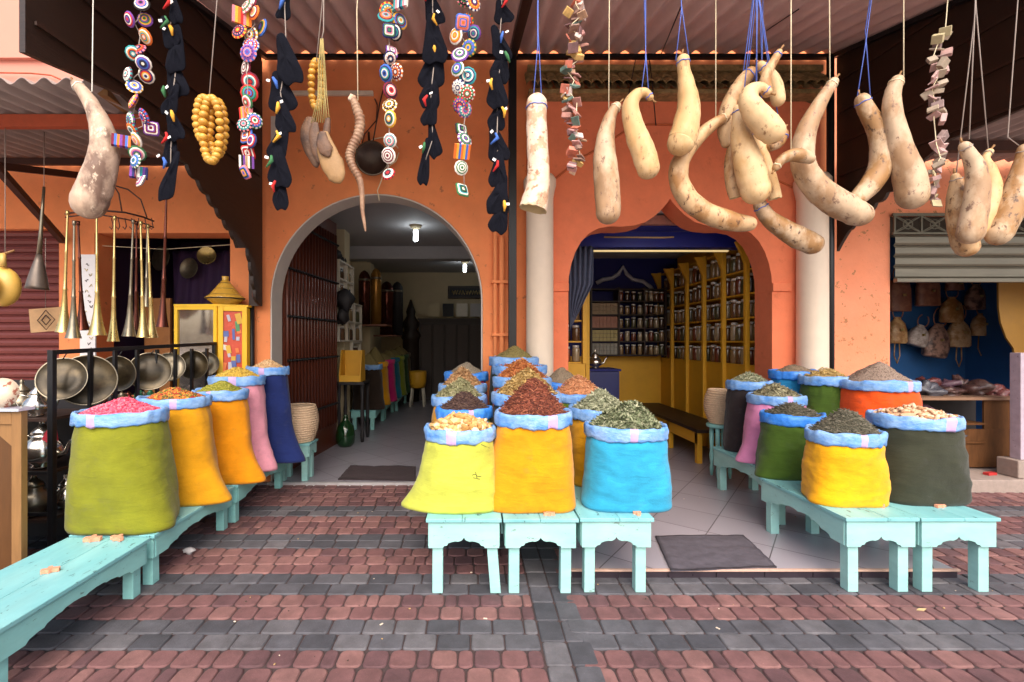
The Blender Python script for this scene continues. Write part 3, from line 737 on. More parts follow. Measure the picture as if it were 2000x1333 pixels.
# colours
C_OL = (.205, .215, .012); C_MU = (.66, .30, .006); C_AM = (.80, .295, .004); C_PK = (.78, .33, .42); C_NV = (.012, .025, .13)
C_LI = (.50, .53, .07); C_BL = (.028, .34, .56); C_YE = (.88, .41, .004); C_GN = (.05, .10, .010); C_CH = (.034, .037, .022)
C_BK = (.025, .018, .020); C_RD = (.78, .085, .008); C_MG = (.35, .01, .09); C_TE = (.02, .26, .42); C_BKP = (.75, .27, .50)
f_pink = ('bean', [(.70, .10, .17), (.55, .055, .11), (.80, .20, .26)])
f_mix = ('bead', [(.55, .16, .03), (.40, .04, .02), (.16, .18, .03), (.65, .32, .05), (.12, .05, .03)])
f_grn = ('bead', [(.28, .27, .03), (.20, .21, .02), (.40, .36, .06)])
f_ylw = ('bead', [(.55, .37, .05), (.40, .26, .04), (.68, .48, .10)])
f_tan = ('bead', [(.62, .40, .20), (.50, .30, .14), (.72, .52, .30)])
f_ging = ('root', [(.72, .50, .26), (.60, .36, .14), (.80, .60, .38), (.48, .26, .08)])
f_bark = ('stick', [(.22, .055, .028), (.14, .032, .018), (.34, .11, .055), (.10, .025, .015)])
f_leaf = ('leaf', [(.16, .19, .10), (.25, .27, .16), (.09, .11, .05), (.34, .34, .22)])
f_dbrn = ('stick', [(.085, .045, .035), (.13, .075, .055), (.06, .03, .03)])
f_ggrn = ('leaf', [(.34, .33, .17), (.26, .25, .12), (.44, .40, .24)])
f_peach = ('leaf', [(.52, .30, .14), (.42, .24, .11), (.62, .42, .22)])
f_grey = ('grain', [(.26, .22, .16), (.19, .16, .12), (.34, .29, .21)])
f_gold = ('leaf', [(.46, .30, .10), (.36, .22, .07), (.58, .42, .18)])
f_orange = ('leaf', [(.50, .17, .05), (.38, .11, .035), (.62, .28, .09)])
f_oliv = ('grain', [(.22, .18, .06), (.16, .13, .045), (.30, .25, .09)])
f_pale = ('leaf', [(.36, .37, .24), (.27, .29, .18), (.48, .48, .33)])
f_cin = ('curl', [(.55, .24, .11), (.44, .18, .08), (.64, .32, .16)])
f_mulb = ('grain', [(.24, .18, .12), (.17, .13, .09), (.31, .25, .17)])
f_dkg = ('stick', [(.12, .11, .075), (.085, .08, .055), (.17, .15, .11)])
f_brg = ('grain', [(.26, .19, .15), (.20, .14, .11), (.32, .25, .20)])
f_chip = ('chunk', [(.62, .40, .25), (.72, .52, .36), (.45, .24, .12)])
f_ochr = ('curl', [(.48, .34, .12), (.38, .25, .08), (.58, .43, .18)])
f_hay = ('leaf', [(.36, .33, .20), (.28, .25, .15), (.20, .18, .11)])
ZL = .322
# left row
sack('olive', -2.26, 3.02, ZL, 1.045, .255, C_OL, f_pink, .095, 'large olive green sack heaped with pink pods, nearest in the left row', ears=[(-20, .09)], flare=.14, seed=3, pieces=950, ry=.82, lean=-.02)
sack('mustard', -2.24, 3.50, ZL, 1.075, .235, C_MU, f_mix, .085, 'mustard yellow sack of mixed red, orange and green dried berries', ears=[(-12, .20)], flare=.14, seed=5, pieces=800, ry=.85)
sack('orange_yellow', -2.16, 3.98, ZL, 1.075, .21, C_AM, f_grn, .095, 'orange-yellow sack of green pods between the mustard and pale pink sacks', ears=[(-12, .18)], flare=.14, seed=8, pieces=700, ry=.85)
sack('pale_pink', -2.20, 4.33, ZL, 1.165, .235, C_PK, f_ylw, .10, 'pale pink sack of yellow buds on the left row of benches', ears=[(-14, .16)], flare=.10, seed=9, pieces=600, ry=.78)
sack('navy', -2.04, 4.62, ZL, 1.235, .19, C_NV, f_tan, .09, 'navy blue sack of tan nuts beside the left archway', ears=[(-12, .20)], flare=.10, seed=12, pieces=520, ry=.80)
# centre front
sack('lime', -.085, 3.00, HB, .945, .213, C_LI, f_ging, .085, 'lime yellow sack heaped with knobbly ginger roots', ears=[(186, .15)], flare=.13, seed=15, pieces=120, ry=.95, marks=[[(922, 928), (928, 926), (934, 931), (940, 930)], [(924, 933), (930, 934), (937, 936)], [(929, 922), (932, 935)], [(940, 868), (948, 872), (956, 875)]])
sack('amber', .385, 3.02, HB, 1.035, .235, C_AM, f_bark, .225, 'tall amber orange sack heaped with red-brown bark sticks, front centre', ears=[(202, .07)], flare=.13, seed=18, pieces=1300, ry=.9, rim=m_bluerim)
sack('turquoise', .985, 3.02, HB, .955, .245, C_BL, f_leaf, .165, 'turquoise blue sack heaped with dried green leaves', ears=[(196, .05)], flare=.045, seed=21, pieces=1500, ry=.9, poff=(.02, -.02))
# centre left column
sack('lime_green', -.07, 3.47, HB, 1.00, .195, (.42, .60, .05), f_dbrn, .13, 'light green sack of dark brown twigs right behind the ginger sack', rim=m_bluerim2, seed=23, pieces=900)
sack('ochre', -.12, 3.88, HB, 1.04, .215, C_MU, f_ggrn, .15, 'yellow sack heaped with grey-green flakes in the centre left column', seed=25, pieces=900)
sack('buff', -.10, 4.22, HB, 1.10, .20, C_MU, f_peach, .17, 'sack heaped with peach coloured flakes in the centre left column', seed=27, pieces=900)
sack('magenta', -.07, 4.50, HB, 1.19, .195, C_MG, f_grey, .12, 'magenta sack with a mound of grey powder at the back of the centre left column', rim=m_bluerim2, seed=29, pieces=1000)
# centre middle column
sack('dark_brown', .40, 3.52, HB+.0, 1.10, .25, C_BK, f_gold, .20, 'dark brown sack of golden flakes directly behind the bark sack', seed=31, pieces=1200)
sack('red_orange', .41, 3.97, HB+.08, 1.185, .235, C_RD, f_orange, .17, 'orange-red sack of rust coloured petals in the middle column', seed=33, pieces=900, mark=False)
sack('moss', .42, 4.28, HB+.08, 1.265, .235, C_GN, f_orange, .03, 'moss green sack behind the rust coloured petals', seed=35, pieces=200, mark=False)
sack('deep_green', .39, 4.52, HB+.08, 1.335, .225, (.02, .05, .06), f_oliv, .13, 'dark teal sack with an olive brown mound, farthest back in the centre', seed=37, pieces=1200, mark=False)
# centre right column
sack('golden', .955, 3.50, HB, .995, .225, C_MU, f_pale, .15, 'golden yellow sack of pale green leaves behind the turquoise sack', seed=39, pieces=1100, mark=False)
sack('leaf_green', .88, 3.92, HB, 1.06, .225, (.13, .20, .02), f_cin, .15, 'green sack of curled orange-brown bark behind the pale green leaves', seed=41, pieces=420, mark=False)
sack('slate', .82, 4.30, HB, 1.12, .20, (.03, .07, .16), f_mulb, .15, 'dark blue sack with a brown-grey mound beside the white column', seed=43, pieces=1000, rim=m_bluerim2)
# right group
sack('bright_yellow', 2.44, 3.07, HB, .905, .208, C_YE, f_dkg, .15, 'bright yellow sack of dark dried needles at the front right', ears=[(200, .05)], flare=.04, seed=45, pieces=1300, ry=.85)
sack('charcoal', 2.955, 3.13, HB, 1.00, .245, C_CH, f_chip, .065, 'very large charcoal green sack of pale root chips, farthest right', ears=[(195, .03)], flare=.05, seed=47, pieces=110, ry=.85, poff=(-.0, 0), mark=True)
sack('forest', 2.50, 3.66, HB, .925, .205, C_GN, f_dkg, .10, 'forest green sack of dark needles left of the bright yellow sack', ears=[(195, .10)], seed=49, pieces=900, rim=m_bluerim2, mark=False)
sack('bright_pink', 2.66, 4.10, HB, 1.02, .215, C_BKP, f_hay, .115, 'bright pink sack of dry folded leaves in the right group', ears=[(190, .15)], seed=51, pieces=500)
sack('black_brown', 2.66, 4.50, HB, 1.105, .185, C_BK, f_pale, .10, 'black-brown sack of pale green leaves nearest the right archway', ears=[(192, .06)], seed=53, pieces=700, mark=False)
sack('scarlet', 3.40, 3.92, HB, 1.165, .265, C_RD, f_brg, .17, 'scarlet orange sack with a cone of brown powder in the right group', seed=55, pieces=1500, rim=m_bluerim, ry=.9)
sack('fern', 3.14, 4.16, HB, 1.18, .185, C_GN, f_ochr, .08, 'dark green sack of yellowish curled roots behind the pink sack', seed=57, pieces=260, mark=False)
sack('azure', 3.10, 4.50, HB, 1.205, .205, (.02, .24, .50), f_mulb, .08, 'azure blue sack with a low brown mound in front of the right white column', seed=59, pieces=800, mark=False, rim=m_bluerim2)
# clay wedges under the sacks
m_clay = M('salmon_clay', (.75, .30, .18), .8, 0, .15, 20, bump=.3, bscale=60)
m_redclay = M('red_tip', (.45, .03, .03), .6)
def wedge(px, py, z, ang, label, s=1.0, red=False):
    d = (EYE-z)*F/(py-HY); c = P(px, py, d); c.z = z
    o = [(-.035, -.012), (-.012, -.010), (.0, -.022), (.012, -.010), (.040, -.014), (.042, .008), (.012, .012), (.004, .034), (-.010, .030), (-.012, .012), (-.034, .012)]
    ca, sa = math.cos(ang), math.sin(ang)
    mb = MB().plate([(a*s, b*s) for a, b in o][::-1], [], lambda u, v, w: Vector((c.x+u*ca-v*sa, c.y+u*sa+v*ca, c.z+.018*s-w)), .018*s)
    if red: mb.box(c+Vector((.035*ca, .035*sa, .010)), (.03, .03, .022), (0, 0, ang), 1)
    tag(mb.build('clay_wedge', [m_clay, m_redclay], origin=c, bevel=.004), label, 'clay wedge', 'small salmon clay wedges under the sacks')
for a in [(180, 1056, ZL, .2, 'salmon clay wedge under the left front edge of the olive sack', 1.2), (228, 1054, ZL, -.3, 'salmon clay wedge under the right front edge of the olive sack', 1.1),
          (97, 1117, ZL, .5, 'lone salmon clay wedge lying on the empty top of the nearest left bench', 1.0), (918, 994, HB, .1, 'salmon clay wedge at the foot of the lime ginger sack', .9),
          (1072, 1006, HB, .1, 'salmon clay wedge at the foot of the amber bark sack', .9), (1246, 1004, HB, 1.4, 'salmon clay wedge at the foot of the turquoise sack', .9),
          (1657, 990, HB, -.2, 'salmon clay wedge at the front left foot of the bright yellow sack', 1.0), (1703, 988, HB, -.6, 'salmon clay wedge with a red tip beside the bright yellow sack', 1.5, True),
          (1835, 990, HB, .3, 'salmon clay wedge at the foot of the charcoal green sack', 1.0)]:
    wedge(*a)
# door mats and litter
def mat_(name, pts, z, m, label):
    n = 22; mb = MB(); vs = []
    for i in range(n+1):
        for j in range(n+1):
            u, v = i/n, j/n
            p = (1-u)*(1-v)*pts[0]+u*(1-v)*pts[1]+u*v*pts[2]+(1-u)*v*pts[3]
            vs.append((p.x, p.y, z+.009+.006*noise.noise(Vector((p.x*9, p.y*9, 2)))+.006*abs(math.sin(p.y*23+3*noise.noise(Vector((p.x*5, 0, p.y*5)))))))
    t = len(vs); vs += [(v[0], v[1], z+.001) for v in vs]
    fs = [(i*(n+1)+j, (i+1)*(n+1)+j, (i+1)*(n+1)+j+1, i*(n+1)+j+1) for i in range(n) for j in range(n)]
    for i in range(n):
        for (a, b) in ((i*(n+1), (i+1)*(n+1)), (i*(n+1)+n, (i+1)*(n+1)+n), (i, i+1), (n*(n+1)+i, n*(n+1)+i+1)): fs.append((a, b, b+t, a+t))
    mb.add(vs, fs); c = (pts[0]+pts[2])/2
    tag(mb.build(name, m, origin=(c.x, c.y, z)), label, 'door mat')
m_mat = M('grey_mat', (.085, .075, .095), .9, 0, .25, 8, bump=.4, bscale=40)
def G(px, py, z):
    return P(px, py, (EYE-z)*F/(py-HY))
mat_('door_mat', [G(1310, 1117, .05), G(1517, 1110, .05), G(1452, 1047, .05), G(1280, 1049, .05)], .05, m_mat, 'crumpled grey mat on the pale tiles in front of the right doorway')
mat_('door_mat', [G(660, 938, .022), G(812, 940, .022), G(812, 912, .022), G(684, 911, .022)], .022, M('dark_mat', (.05, .035, .04), .9, bump=.4, bscale=60), 'flat dark mat on the floor inside the left archway')
c = G(370, 1081, 0)
tag(MB().blob(c+Vector((0, 0, .02)), (.035, .03, .022), 12, 8, None, 0, .9, 3).build('crumpled_bag', M('clear_crumpled_plastic', (.55, .52, .52), .2, bump=.8, bscale=60), origin=c), 'small crumpled clear plastic bag on the paving by the left benches', 'litter')
for i, (px, py) in enumerate([(948, 1209+0), (745, 1220), (1402, 1228), (520, 1200)][:3]):
    c = G(px, py, 0)
    tag(MB().box(c+Vector((0, 0, .003)), (.02, .008, .003), (0, .1, i)).build('paper_scrap', m_white, origin=c), ['tiny pale paper scrap on grey paving in front of the centre benches', 'tiny pale paper scrap on red paving left of the centre benches', 'tiny pale paper scrap on grey paving right of the centre benches'][i], 'litter')
mb = MB(); rs = random.Random(31)
for i in range(70):
    x, y = rs.uniform(-1.6, 3.2), rs.uniform(2.1, 4.6)
    g = rs.uniform(.002, .006); mb.blob((x, y, .002+g*.4 if not (x > .6 and y > 2.9) else .052+g*.4), (g*1.5, g, g*.6), 5, 4, (0, 0, i), rs.randrange(3))
tag(mb.build('crumbs', [m_white, M('tan_crumb', (.4, .26, .12), .9), M('dark_crumb', (.06, .04, .03), .9)]), 'tiny spilled crumbs and petals scattered over the paving', 'crumbs', kind='stuff')
c = G(1800, 1192, 0)
tag(MB().add([c+Vector(p) for p in [(-.03, 0, .002), (-.005, .012, .006), (.03, .002, .01), (0, -.012, .004)]]+[c+Vector((p[0], p[1], p[2]-.002)) for p in [(-.03, 0, .002), (-.005, .012, .006), (.03, .002, .01), (0, -.012, .004)]], [(0, 1, 2, 3), (7, 6, 5, 4)]).build('dry_leaf', M('dry_leaf_tan', (.5, .36, .18), .8), origin=c), 'small dry tan leaf on the red paving before the right benches', 'leaf')
# ================================================================== HANGING GOODS
def gm(name, c1, c2, c3, v=.12, sc_=9):
    return M(name, c1, .55, 0, v, sc_, col2=c2, mix=(.47, .58), col3=c3, s3=30, mix3=(.575, .66), bump=.2, bscale=45, stretch=(1, 1, .6), bdist=.006)
g_pale = gm('pale_gourd_skin', (.62, .43, .23), (.54, .33, .14), (.30, .16, .07), .16, 5)
g_tan = gm('tan_gourd_skin', (.52, .34, .18), (.34, .17, .06), (.13, .06, .028), .2)
g_brown = gm('brown_gourd_skin', (.32, .17, .065), (.50, .36, .23), (.10, .05, .028), .2)
g_grey = gm('grey_mottled_gourd_skin', (.46, .33, .24), (.17, .10, .07), (.62, .48, .36), .25, 7)
g_dust = gm('dusty_gourd_skin', (.50, .36, .235), (.35, .21, .11), (.18, .10, .065), .2, 6)
g_peel = M('peeling_gourd_skin', (.70, .54, .40), .6, 0, .12, 12, col2=(.52, .32, .20), mix=(.5, .56), col3=(.34, .17, .10), s3=22, mix3=(.58, .63), bump=.5, bscale=40)
g_in = M('gourd_inside', (.55, .42, .22), .9)
def cr(pts, n):
    """catmull-rom through (x, y, r) tuples"""
    out = []; m = len(pts)
    for i in range(m-1):
        p0, p1, p2, p3 = pts[max(i-1, 0)], pts[i], pts[i+1], pts[min(i+2, m-1)]
        for k in range(n):
            t = k/n; out.append(tuple(.5*(2*b+(c-a)*t+(2*a-5*b+4*c-e)*t*t+(3*b-a-3*c+e)*t**3) for a, b, c, e in zip(p0, p1, p2, p3)))
    out.append(tuple(pts[-1])); return out
RAIL = lambda X: Vector((X, 2.45, 3.74))
def strings(parent, specs, d, m, name='string', up=True):
    """specs: list of px polylines; the first point goes on up to the rail"""
    for pl_ in specs:
        mb = MB(); p = [P(x, y, d) for x, y in pl_]
        if up: p = [RAIL(p[0].x)]+p
        mb.tube(p, .0027, 5); mb.build(name, m, parent)
def gourd(label, pts, d, mat, strs=(), sm=None, cut=None, seed=0, dd=0, wob=.06):
    c0 = pts[0]
    R_ = thing('bottle_gourd', label, 'gourd', P(c0[0], c0[1], d), 'dried gourds hanging under the awning')
    s = cr(pts, 7); S = d/F
    q = [(P(x, y, d+dd*i/len(s)), r*S/math.sqrt(1+((x-PX)/F)**2)) for i, (x, y, r) in enumerate(s)]
    # round the ends
    def cap(a, b, r):
        dr = (a-b).normalized(); return [(a+dr*r*math.sin(t), r*math.cos(t)) for t in (.35, .7, 1.0, 1.25, 1.45, 1.56)]
    pre = cap(q[0][0], q[1][0], q[0][1])[::-1]
    post = [] if cut else cap(q[-1][0], q[-2][0], q[-1][1])
    q = pre+q+post
    mb = MB()
    mb.tube([a for a, b in q], [b for a, b in q], 22, 0, cap=not cut, wob=wob, seed=seed+c0[0]*.01)
    if cut:
        n = len(mb.v); base = mb.v[n-22:]; e = Vector(q[-1][0]); dr = (q[-1][0]-q[-2][0]).normalized()
        vs = [Vector(v)+dr*(.012*noise.noise(Vector(v)*60)) for v in base]
        ins = [e+(v-e)*.86-dr*.0 for v in vs]; deep = [e+(v-e)*.8-dr*.09 for v in vs]
        k = 22
        mb.add(list(base)+vs+ins+deep, [(i, (i+1) % k, k+(i+1) % k, k+i) for i in range(k)]+[(k+i, k+(i+1) % k, 2*k+(i+1) % k, 2*k+i) for i in range(k)]+[(2*k+i, 2*k+(i+1) % k, 3*k+(i+1) % k, 3*k+i) for i in range(k)]+[tuple(3*k+i for i in range(k))[::-1]], 1)
    o = mb.build('gourd_body', [mat, g_in], R_)
    i0 = len(pre)+2; cc0, rr0 = q[i0]; tn = (q[i0+1][0]-q[i0][0]).normalized(); uu = tn.cross(Vector((0, 1, .1))).normalized(); ww = tn.cross(uu)
    MB().tube([cc0+(uu*math.cos(t*PI/8)+ww*math.sin(t*PI/8))*(rr0*1.05)+tn*.003*math.sin(t*2) for t in range(17)], .0028, 5, cap=False).build('knotted_loop', sm or m_rope, R_)
    if not cut:
        e0 = q[0][0]; d0 = (q[0][0]-q[5][0]).normalized()
        MB().tube([e0-d0*.004, e0+d0*.010, e0+d0*.022+Vector((.004, 0, .003))], [.0075, .0045, .0055], 7).build('stem', m_frame, R_)
    strings(R_, strs, d-.0, sm or m_rope)
    return R_
gourd('big grey-brown mottled gourd with a bent neck, alone at the far left', [(150, 166, 13), (166, 184, 16), (183, 212, 19), (199, 250, 26), (205, 290, 31), (197, 330, 35), (184, 368, 39), (174, 396, 40)], 2.42, g_grey, [[(182, 0), (180, 178), (168, 186)]], M('white_string', (.75, .75, .68), .8), seed=1)
gourd('peeling whitish tube gourd with a cut open lower end, beside the black steel post', [(1048, 203, 20), (1048, 240, 20), (1050, 290, 21), (1052, 335, 22), (1049, 372, 24), (1041, 408, 28)], 2.45, g_peel, [[(1050, 90), (1041, 200)], [(1051, 60), (1059, 215)]], m_bluestr, cut=True, seed=2)
gourd('slim grey-skinned gourd with a dark hole near its neck', [(1204, 209, 10), (1196, 220, 11), (1187, 245, 15), (1181, 285, 20), (1183, 330, 24), (1186, 375, 25), (1188, 415, 24)], 2.45, g_dust, [[(1190, 0), (1189, 212)]], seed=3)
gourd('pale gourd with a hooked top hanging right of the grey-skinned gourd', [(1270, 190, 7), (1260, 181, 9), (1244, 185, 12), (1232, 204, 16), (1234, 232, 19), (1244, 265, 22), (1257, 298, 24), (1266, 328, 23)], 2.40, g_pale, [[(1261, 0), (1261, 115), (1253, 178)], [(1261, 100), (1267, 184)]], m_bluestr, seed=4)
gourd('smooth cream gourd with a long straight neck hung by a blue string loop', [(1334, 118, 13), (1336, 140, 13), (1341, 170, 18), (1345, 205, 23), (1341, 240, 27), (1333, 270, 29), (1330, 278, 28)], 2.42, g_pale, [[(1331, 20), (1320, 118)], [(1331, 10), (1346, 116)]], m_bluestr, seed=5)
gourd('long brown gourd curved like a letter C, hung by a white string', [(1418, 229, 9), (1396, 241, 12), (1366, 266, 15), (1341, 296, 17), (1326, 326, 19), (1328, 360, 20), (1348, 393, 21), (1382, 417, 22), (1425, 432, 22), (1462, 437, 17)], 2.52, g_tan, [[(1398, 0), (1398, 238)]], seed=6)
gourd('slender spotted gourd hanging behind, left in the blue-string bunch', [(1465, 143, 14), (1448, 162, 15), (1432, 190, 17), (1421, 222, 18), (1415, 255, 15), (1418, 280, 10)], 2.56, g_tan, [[(1476, 0), (1462, 130)]], m_bluestr, seed=7)
gourd('fat cream gourd lying across the front of the blue-string bunch', [(1500, 178, 8), (1486, 171, 11), (1468, 177, 17), (1462, 196, 21), (1475, 220, 26), (1495, 243, 29), (1508, 257, 28)], 2.32, g_pale, [[(1478, 0), (1478, 165)]], m_bluestr, seed=8)
gourd('large cream gourd hanging lowest in front of the bunch', [(1442, 214, 11), (1444, 240, 16), (1449, 275, 23), (1458, 310, 29), (1469, 345, 32), (1476, 372, 31)], 2.44, g_pale, [[(1472, 0), (1450, 210)]], m_bluestr, seed=9)
gourd('broken-ended gourd half hidden behind the left of the bunch', [(1436, 270, 12), (1430, 310, 15), (1430, 350, 15), (1437, 386, 13)], 2.56, g_tan, [[(1470, 0), (1436, 262)]], m_bluestr, cut=True, seed=10)
gourd('thin cream gourd with a jagged open end behind the large cream gourd', [(1474, 255, 12), (1484, 290, 14), (1497, 330, 15), (1508, 365, 15), (1514, 388, 14)], 2.53, g_pale, [[(1480, 0), (1474, 248)]], m_bluestr, cut=True, seed=11)
gourd('pale gourd with its thin neck sticking up at the top right of the bunch', [(1521, 103, 8), (1510, 122, 10), (1500, 140, 11), (1494, 162, 12), (1498, 180, 12)], 2.36, g_tan, [[(1482, 0), (1502, 135)]], m_bluestr, seed=12)
gourd('round-bottomed cream gourd behind the upper right of the bunch', [(1486, 128, 10), (1502, 145, 14), (1514, 168, 16), (1520, 195, 15)], 2.46, g_pale, [[(1484, 0), (1488, 122)]], m_bluestr, seed=13)
gourd('small knotted brown gourd at the right of the bunch', [(1528, 262, 13), (1520, 278, 13), (1506, 286, 11)], 2.50, g_brown, [[(1484, 0), (1524, 255)]], m_bluestr, seed=14)
gourd('dark brown gourd with a purple bruise hanging lowest under the bunch', [(1484, 400, 14), (1500, 424, 17), (1530, 447, 22), (1562, 465, 26), (1586, 476, 25)], 2.60, g_brown, [[(1490, 0), (1484, 392)]], m_bluestr, seed=15)
gourd('very long dusty gourd bent at the middle, right of the bunch', [(1628, 160, 11), (1612, 184, 14), (1592, 218, 18), (1575, 255, 22), (1568, 290, 24), (1570, 325, 26), (1592, 362, 29), (1628, 392, 32), (1668, 414, 31), (1680, 419, 29)], 2.46, g_dust, [[(1620, 0), (1621, 155)]], seed=16)
gourd('short curled brown gourd tied round the bend of the very long gourd', [(1515, 328, 8), (1527, 312, 11), (1545, 304, 14), (1565, 304, 16), (1582, 310, 12)], 2.36, g_brown, [[(1545, 0), (1545, 296)]], seed=17)
gourd('brown sickle-shaped gourd hung by a blue string loop at the right', [(1684, 196, 17), (1694, 218, 19), (1712, 250, 22), (1722, 290, 25), (1718, 330, 26), (1699, 362, 25), (1674, 388, 20), (1660, 398, 16)], 2.56, g_brown, [[(1690, 90), (1674, 192)], [(1690, 60), (1700, 190)]], m_bluestr, seed=18)
gourd('tall lilac-grey gourd swelling towards its base, in front of the right side board', [(1752, 158, 15), (1744, 180, 18), (1742, 212, 21), (1750, 255, 24), (1762, 300, 29), (1776, 345, 35), (1782, 382, 36)], 2.50, g_dust, [[(1765, 0), (1765, 160)]], seed=19)
gourd('grey-brown gourd in front of the right cluster of three', [(1884, 286, 14), (1893, 302, 17), (1906, 330, 23), (1909, 370, 27), (1903, 415, 30), (1896, 455, 31)], 2.34, g_dust, [[(1905, 0), (1893, 272)]], m_greystr, seed=20)
gourd('tan gourd at the back left of the right cluster, hanging lowest', [(1866, 345, 10), (1872, 375, 24), (1872, 420, 27), (1880, 460, 29), (1888, 482, 28)], 2.46, g_tan, [[(1905, 20), (1868, 338)]], m_greystr, seed=21)
gourd('pale gourd with a small knob at the back right of the right cluster', [(1932, 297, 10), (1925, 310, 10), (1930, 335, 20), (1934, 370, 25), (1925, 415, 24), (1912, 450, 22)], 2.44, g_pale, [[(1906, 10), (1930, 290)]], m_greystr, seed=22)
gourd('thick brown gourd cut off by the right edge of the photo', [(2002, 292, 18), (1998, 325, 24), (1985, 375, 31), (1966, 425, 33), (1950, 458, 31)], 2.40, g_brown, [[(1988, 0), (1968, 268), (1990, 284)]], m_greystr, seed=23)
# ---- crocheted disc garlands
KC = [M('yarn_%s' % n, c, .95, 0, .2, 60, bump=.5, bscale=200, bdist=.004) for n, c in dict(red=(.55, .02, .02), orange=(.75, .16, .02), white=(.78, .72, .64), navy=(.02, .025, .12), teal=(.03, .28, .30), maroon=(.16, .01, .03), gold=(.75, .38, .04), purple=(.16, .05, .28), black=(.015, .012, .015), green=(.04, .16, .06), pink=(.75, .22, .26), blue=(.05, .14, .50)).items()]
def cdisc(mb, c, r, nrm, rs, style, pal_):
    R3 = Vector(nrm).to_track_quat('Z', 'Y').to_matrix(); seg = 22
    if style == 'stripe':
        n = 7; t = .009
        for i in range(n):
            x0 = -r+2*r*i/n; x1 = x0+2*r/n; h = r*.85
            m = pal_[i % len(pal_)]
            vs = [c+R3 @ Vector((x, y, z)) for x in (x0, x1) for y in (-h, h) for z in (-t, t)]
            mb.add(vs, [(0, 1, 3, 2), (4, 6, 7, 5), (0, 4, 5, 1), (2, 3, 7, 6), (0, 2, 6, 4), (1, 5, 7, 3)], m, False)
        return
    prof = [(0, .013), (.2, .0135), (.36, .013), (.52, .012), (.68, .010), (.84, .007), (1.0, .001)]
    off = rs.randrange(3)
    for sgn in (1, -1):
        b = len(mb.v); vs = []
        for (q, z) in prof:
            for k in range(seg):
                a = 2*PI*k/seg; sq = 1
                if style == 'square': sq = min(1.25, 1/max(abs(math.cos(a)), abs(math.sin(a))))*.86
                w = 1+(.05 if q > .9 and k % 2 else 0)
                vs.append(c+R3 @ Vector((math.cos(a)*q*r*sq*w, math.sin(a)*q*r*sq*w, sgn*z)))
        mb.v += [tuple(v) for v in vs]
        for i in range(6):
            for k in range(seg):
                k2 = (k+1) % seg; f = [b+i*seg+k, b+i*seg+k2, b+(i+1)*seg+k2, b+(i+1)*seg+k]
                mb.f.append(f if sgn > 0 else f[::-1])
                m = pal_[(i+off)//1 % len(pal_)] if not (i in (3, 5) and k % 2 and style == 'saw') else pal_[(i+1+off) % len(pal_)]
                mb.m.append(m); mb.s.append(True)
def garland(label, coords, d, seed, xtop):
    rs = random.Random(seed)
    R_ = thing('crochet_garland', label, 'garland', P(coords[0][0], coords[0][1], d), 'hanging strings of crocheted discs')
    pp = [P(x, y, d) for x, y in coords]
    MB().tube([RAIL(pp[0].x)]+[Vector((p.x*.6+pp[len(pp)//2].x*.4, p.y+.0, p.z)) for p in pp], .0025, 5).build('cord', m_greystr, R_)
    for i, p in enumerate(pp):
        n = rs.choice((3, 4, 4, 5)); pal_ = rs.sample(range(len(KC)), n)
        if rs.random() < .55: pal_[rs.randrange(n)] = 2
        pal_ = list(dict.fromkeys(pal_))
        st = rs.choice(('saw', 'saw', 'saw', 'ring', 'ring', 'square', 'stripe'))
        th = rs.uniform(-.9, .9); nrm = (math.sin(th)*1.0, -1, rs.uniform(-.9, .5))
        mb = MB(); cdisc(mb, p+Vector((0, rs.uniform(-.03, .03), 0)), rs.uniform(.035, .045), nrm, rs, st, pal_)
        mb.build('crocheted_disc', KC, R_)
def cc(L, s, ox): return [(ox+x/s, y/s) for x, y in L]
garland('leftmost string of colourful crocheted discs, right of the big grey-brown gourd', cc([(840, 45), (825, 100), (775, 135), (830, 200), (810, 290), (785, 320), (835, 370), (825, 420), (765, 450), (790, 510), (785, 595), (750, 690), (840, 680), (855, 730), (770, 750), (725, 830), (810, 820), (790, 885), (800, 940), (785, 990), (800, 1040)], 2.962, 0), 2.42, 11, 270)
garland('string of crocheted discs between the beads and the second black knit string', cc([(110, 15), (110, 60), (80, 115), (155, 95), (170, 140), (110, 190), (65, 200), (120, 260), (115, 320), (75, 375), (100, 455), (100, 530), (100, 590), (75, 640), (130, 690), (85, 725), (85, 780), (130, 820), (90, 870), (85, 930), (85, 995)], 2.962, 450), 2.40, 12, 487)
garland('string of crocheted discs in front of the round wall lamp', cc([(990, 30), (905, 55), (975, 100), (900, 100), (950, 170), (925, 200), (930, 285), (920, 330), (905, 440), (965, 425), (925, 525), (925, 620), (930, 700), (925, 815), (920, 910), (915, 1005)], 2.962, 450), 2.46, 13, 770)
garland('string of crocheted discs ending in a single purple disc left of the black steel post', cc([(1350, 10), (1405, 35), (1370, 105), (1345, 150), (1410, 170), (1305, 200), (1380, 280), (1328, 320), (1315, 400), (1372, 428), (1320, 500), (1370, 545), (1330, 620), (1355, 640), (1335, 735), (1355, 820), (1340, 890), (1335, 970), (1340, 1090)], 2.962, 450), 2.44, 14, 905)
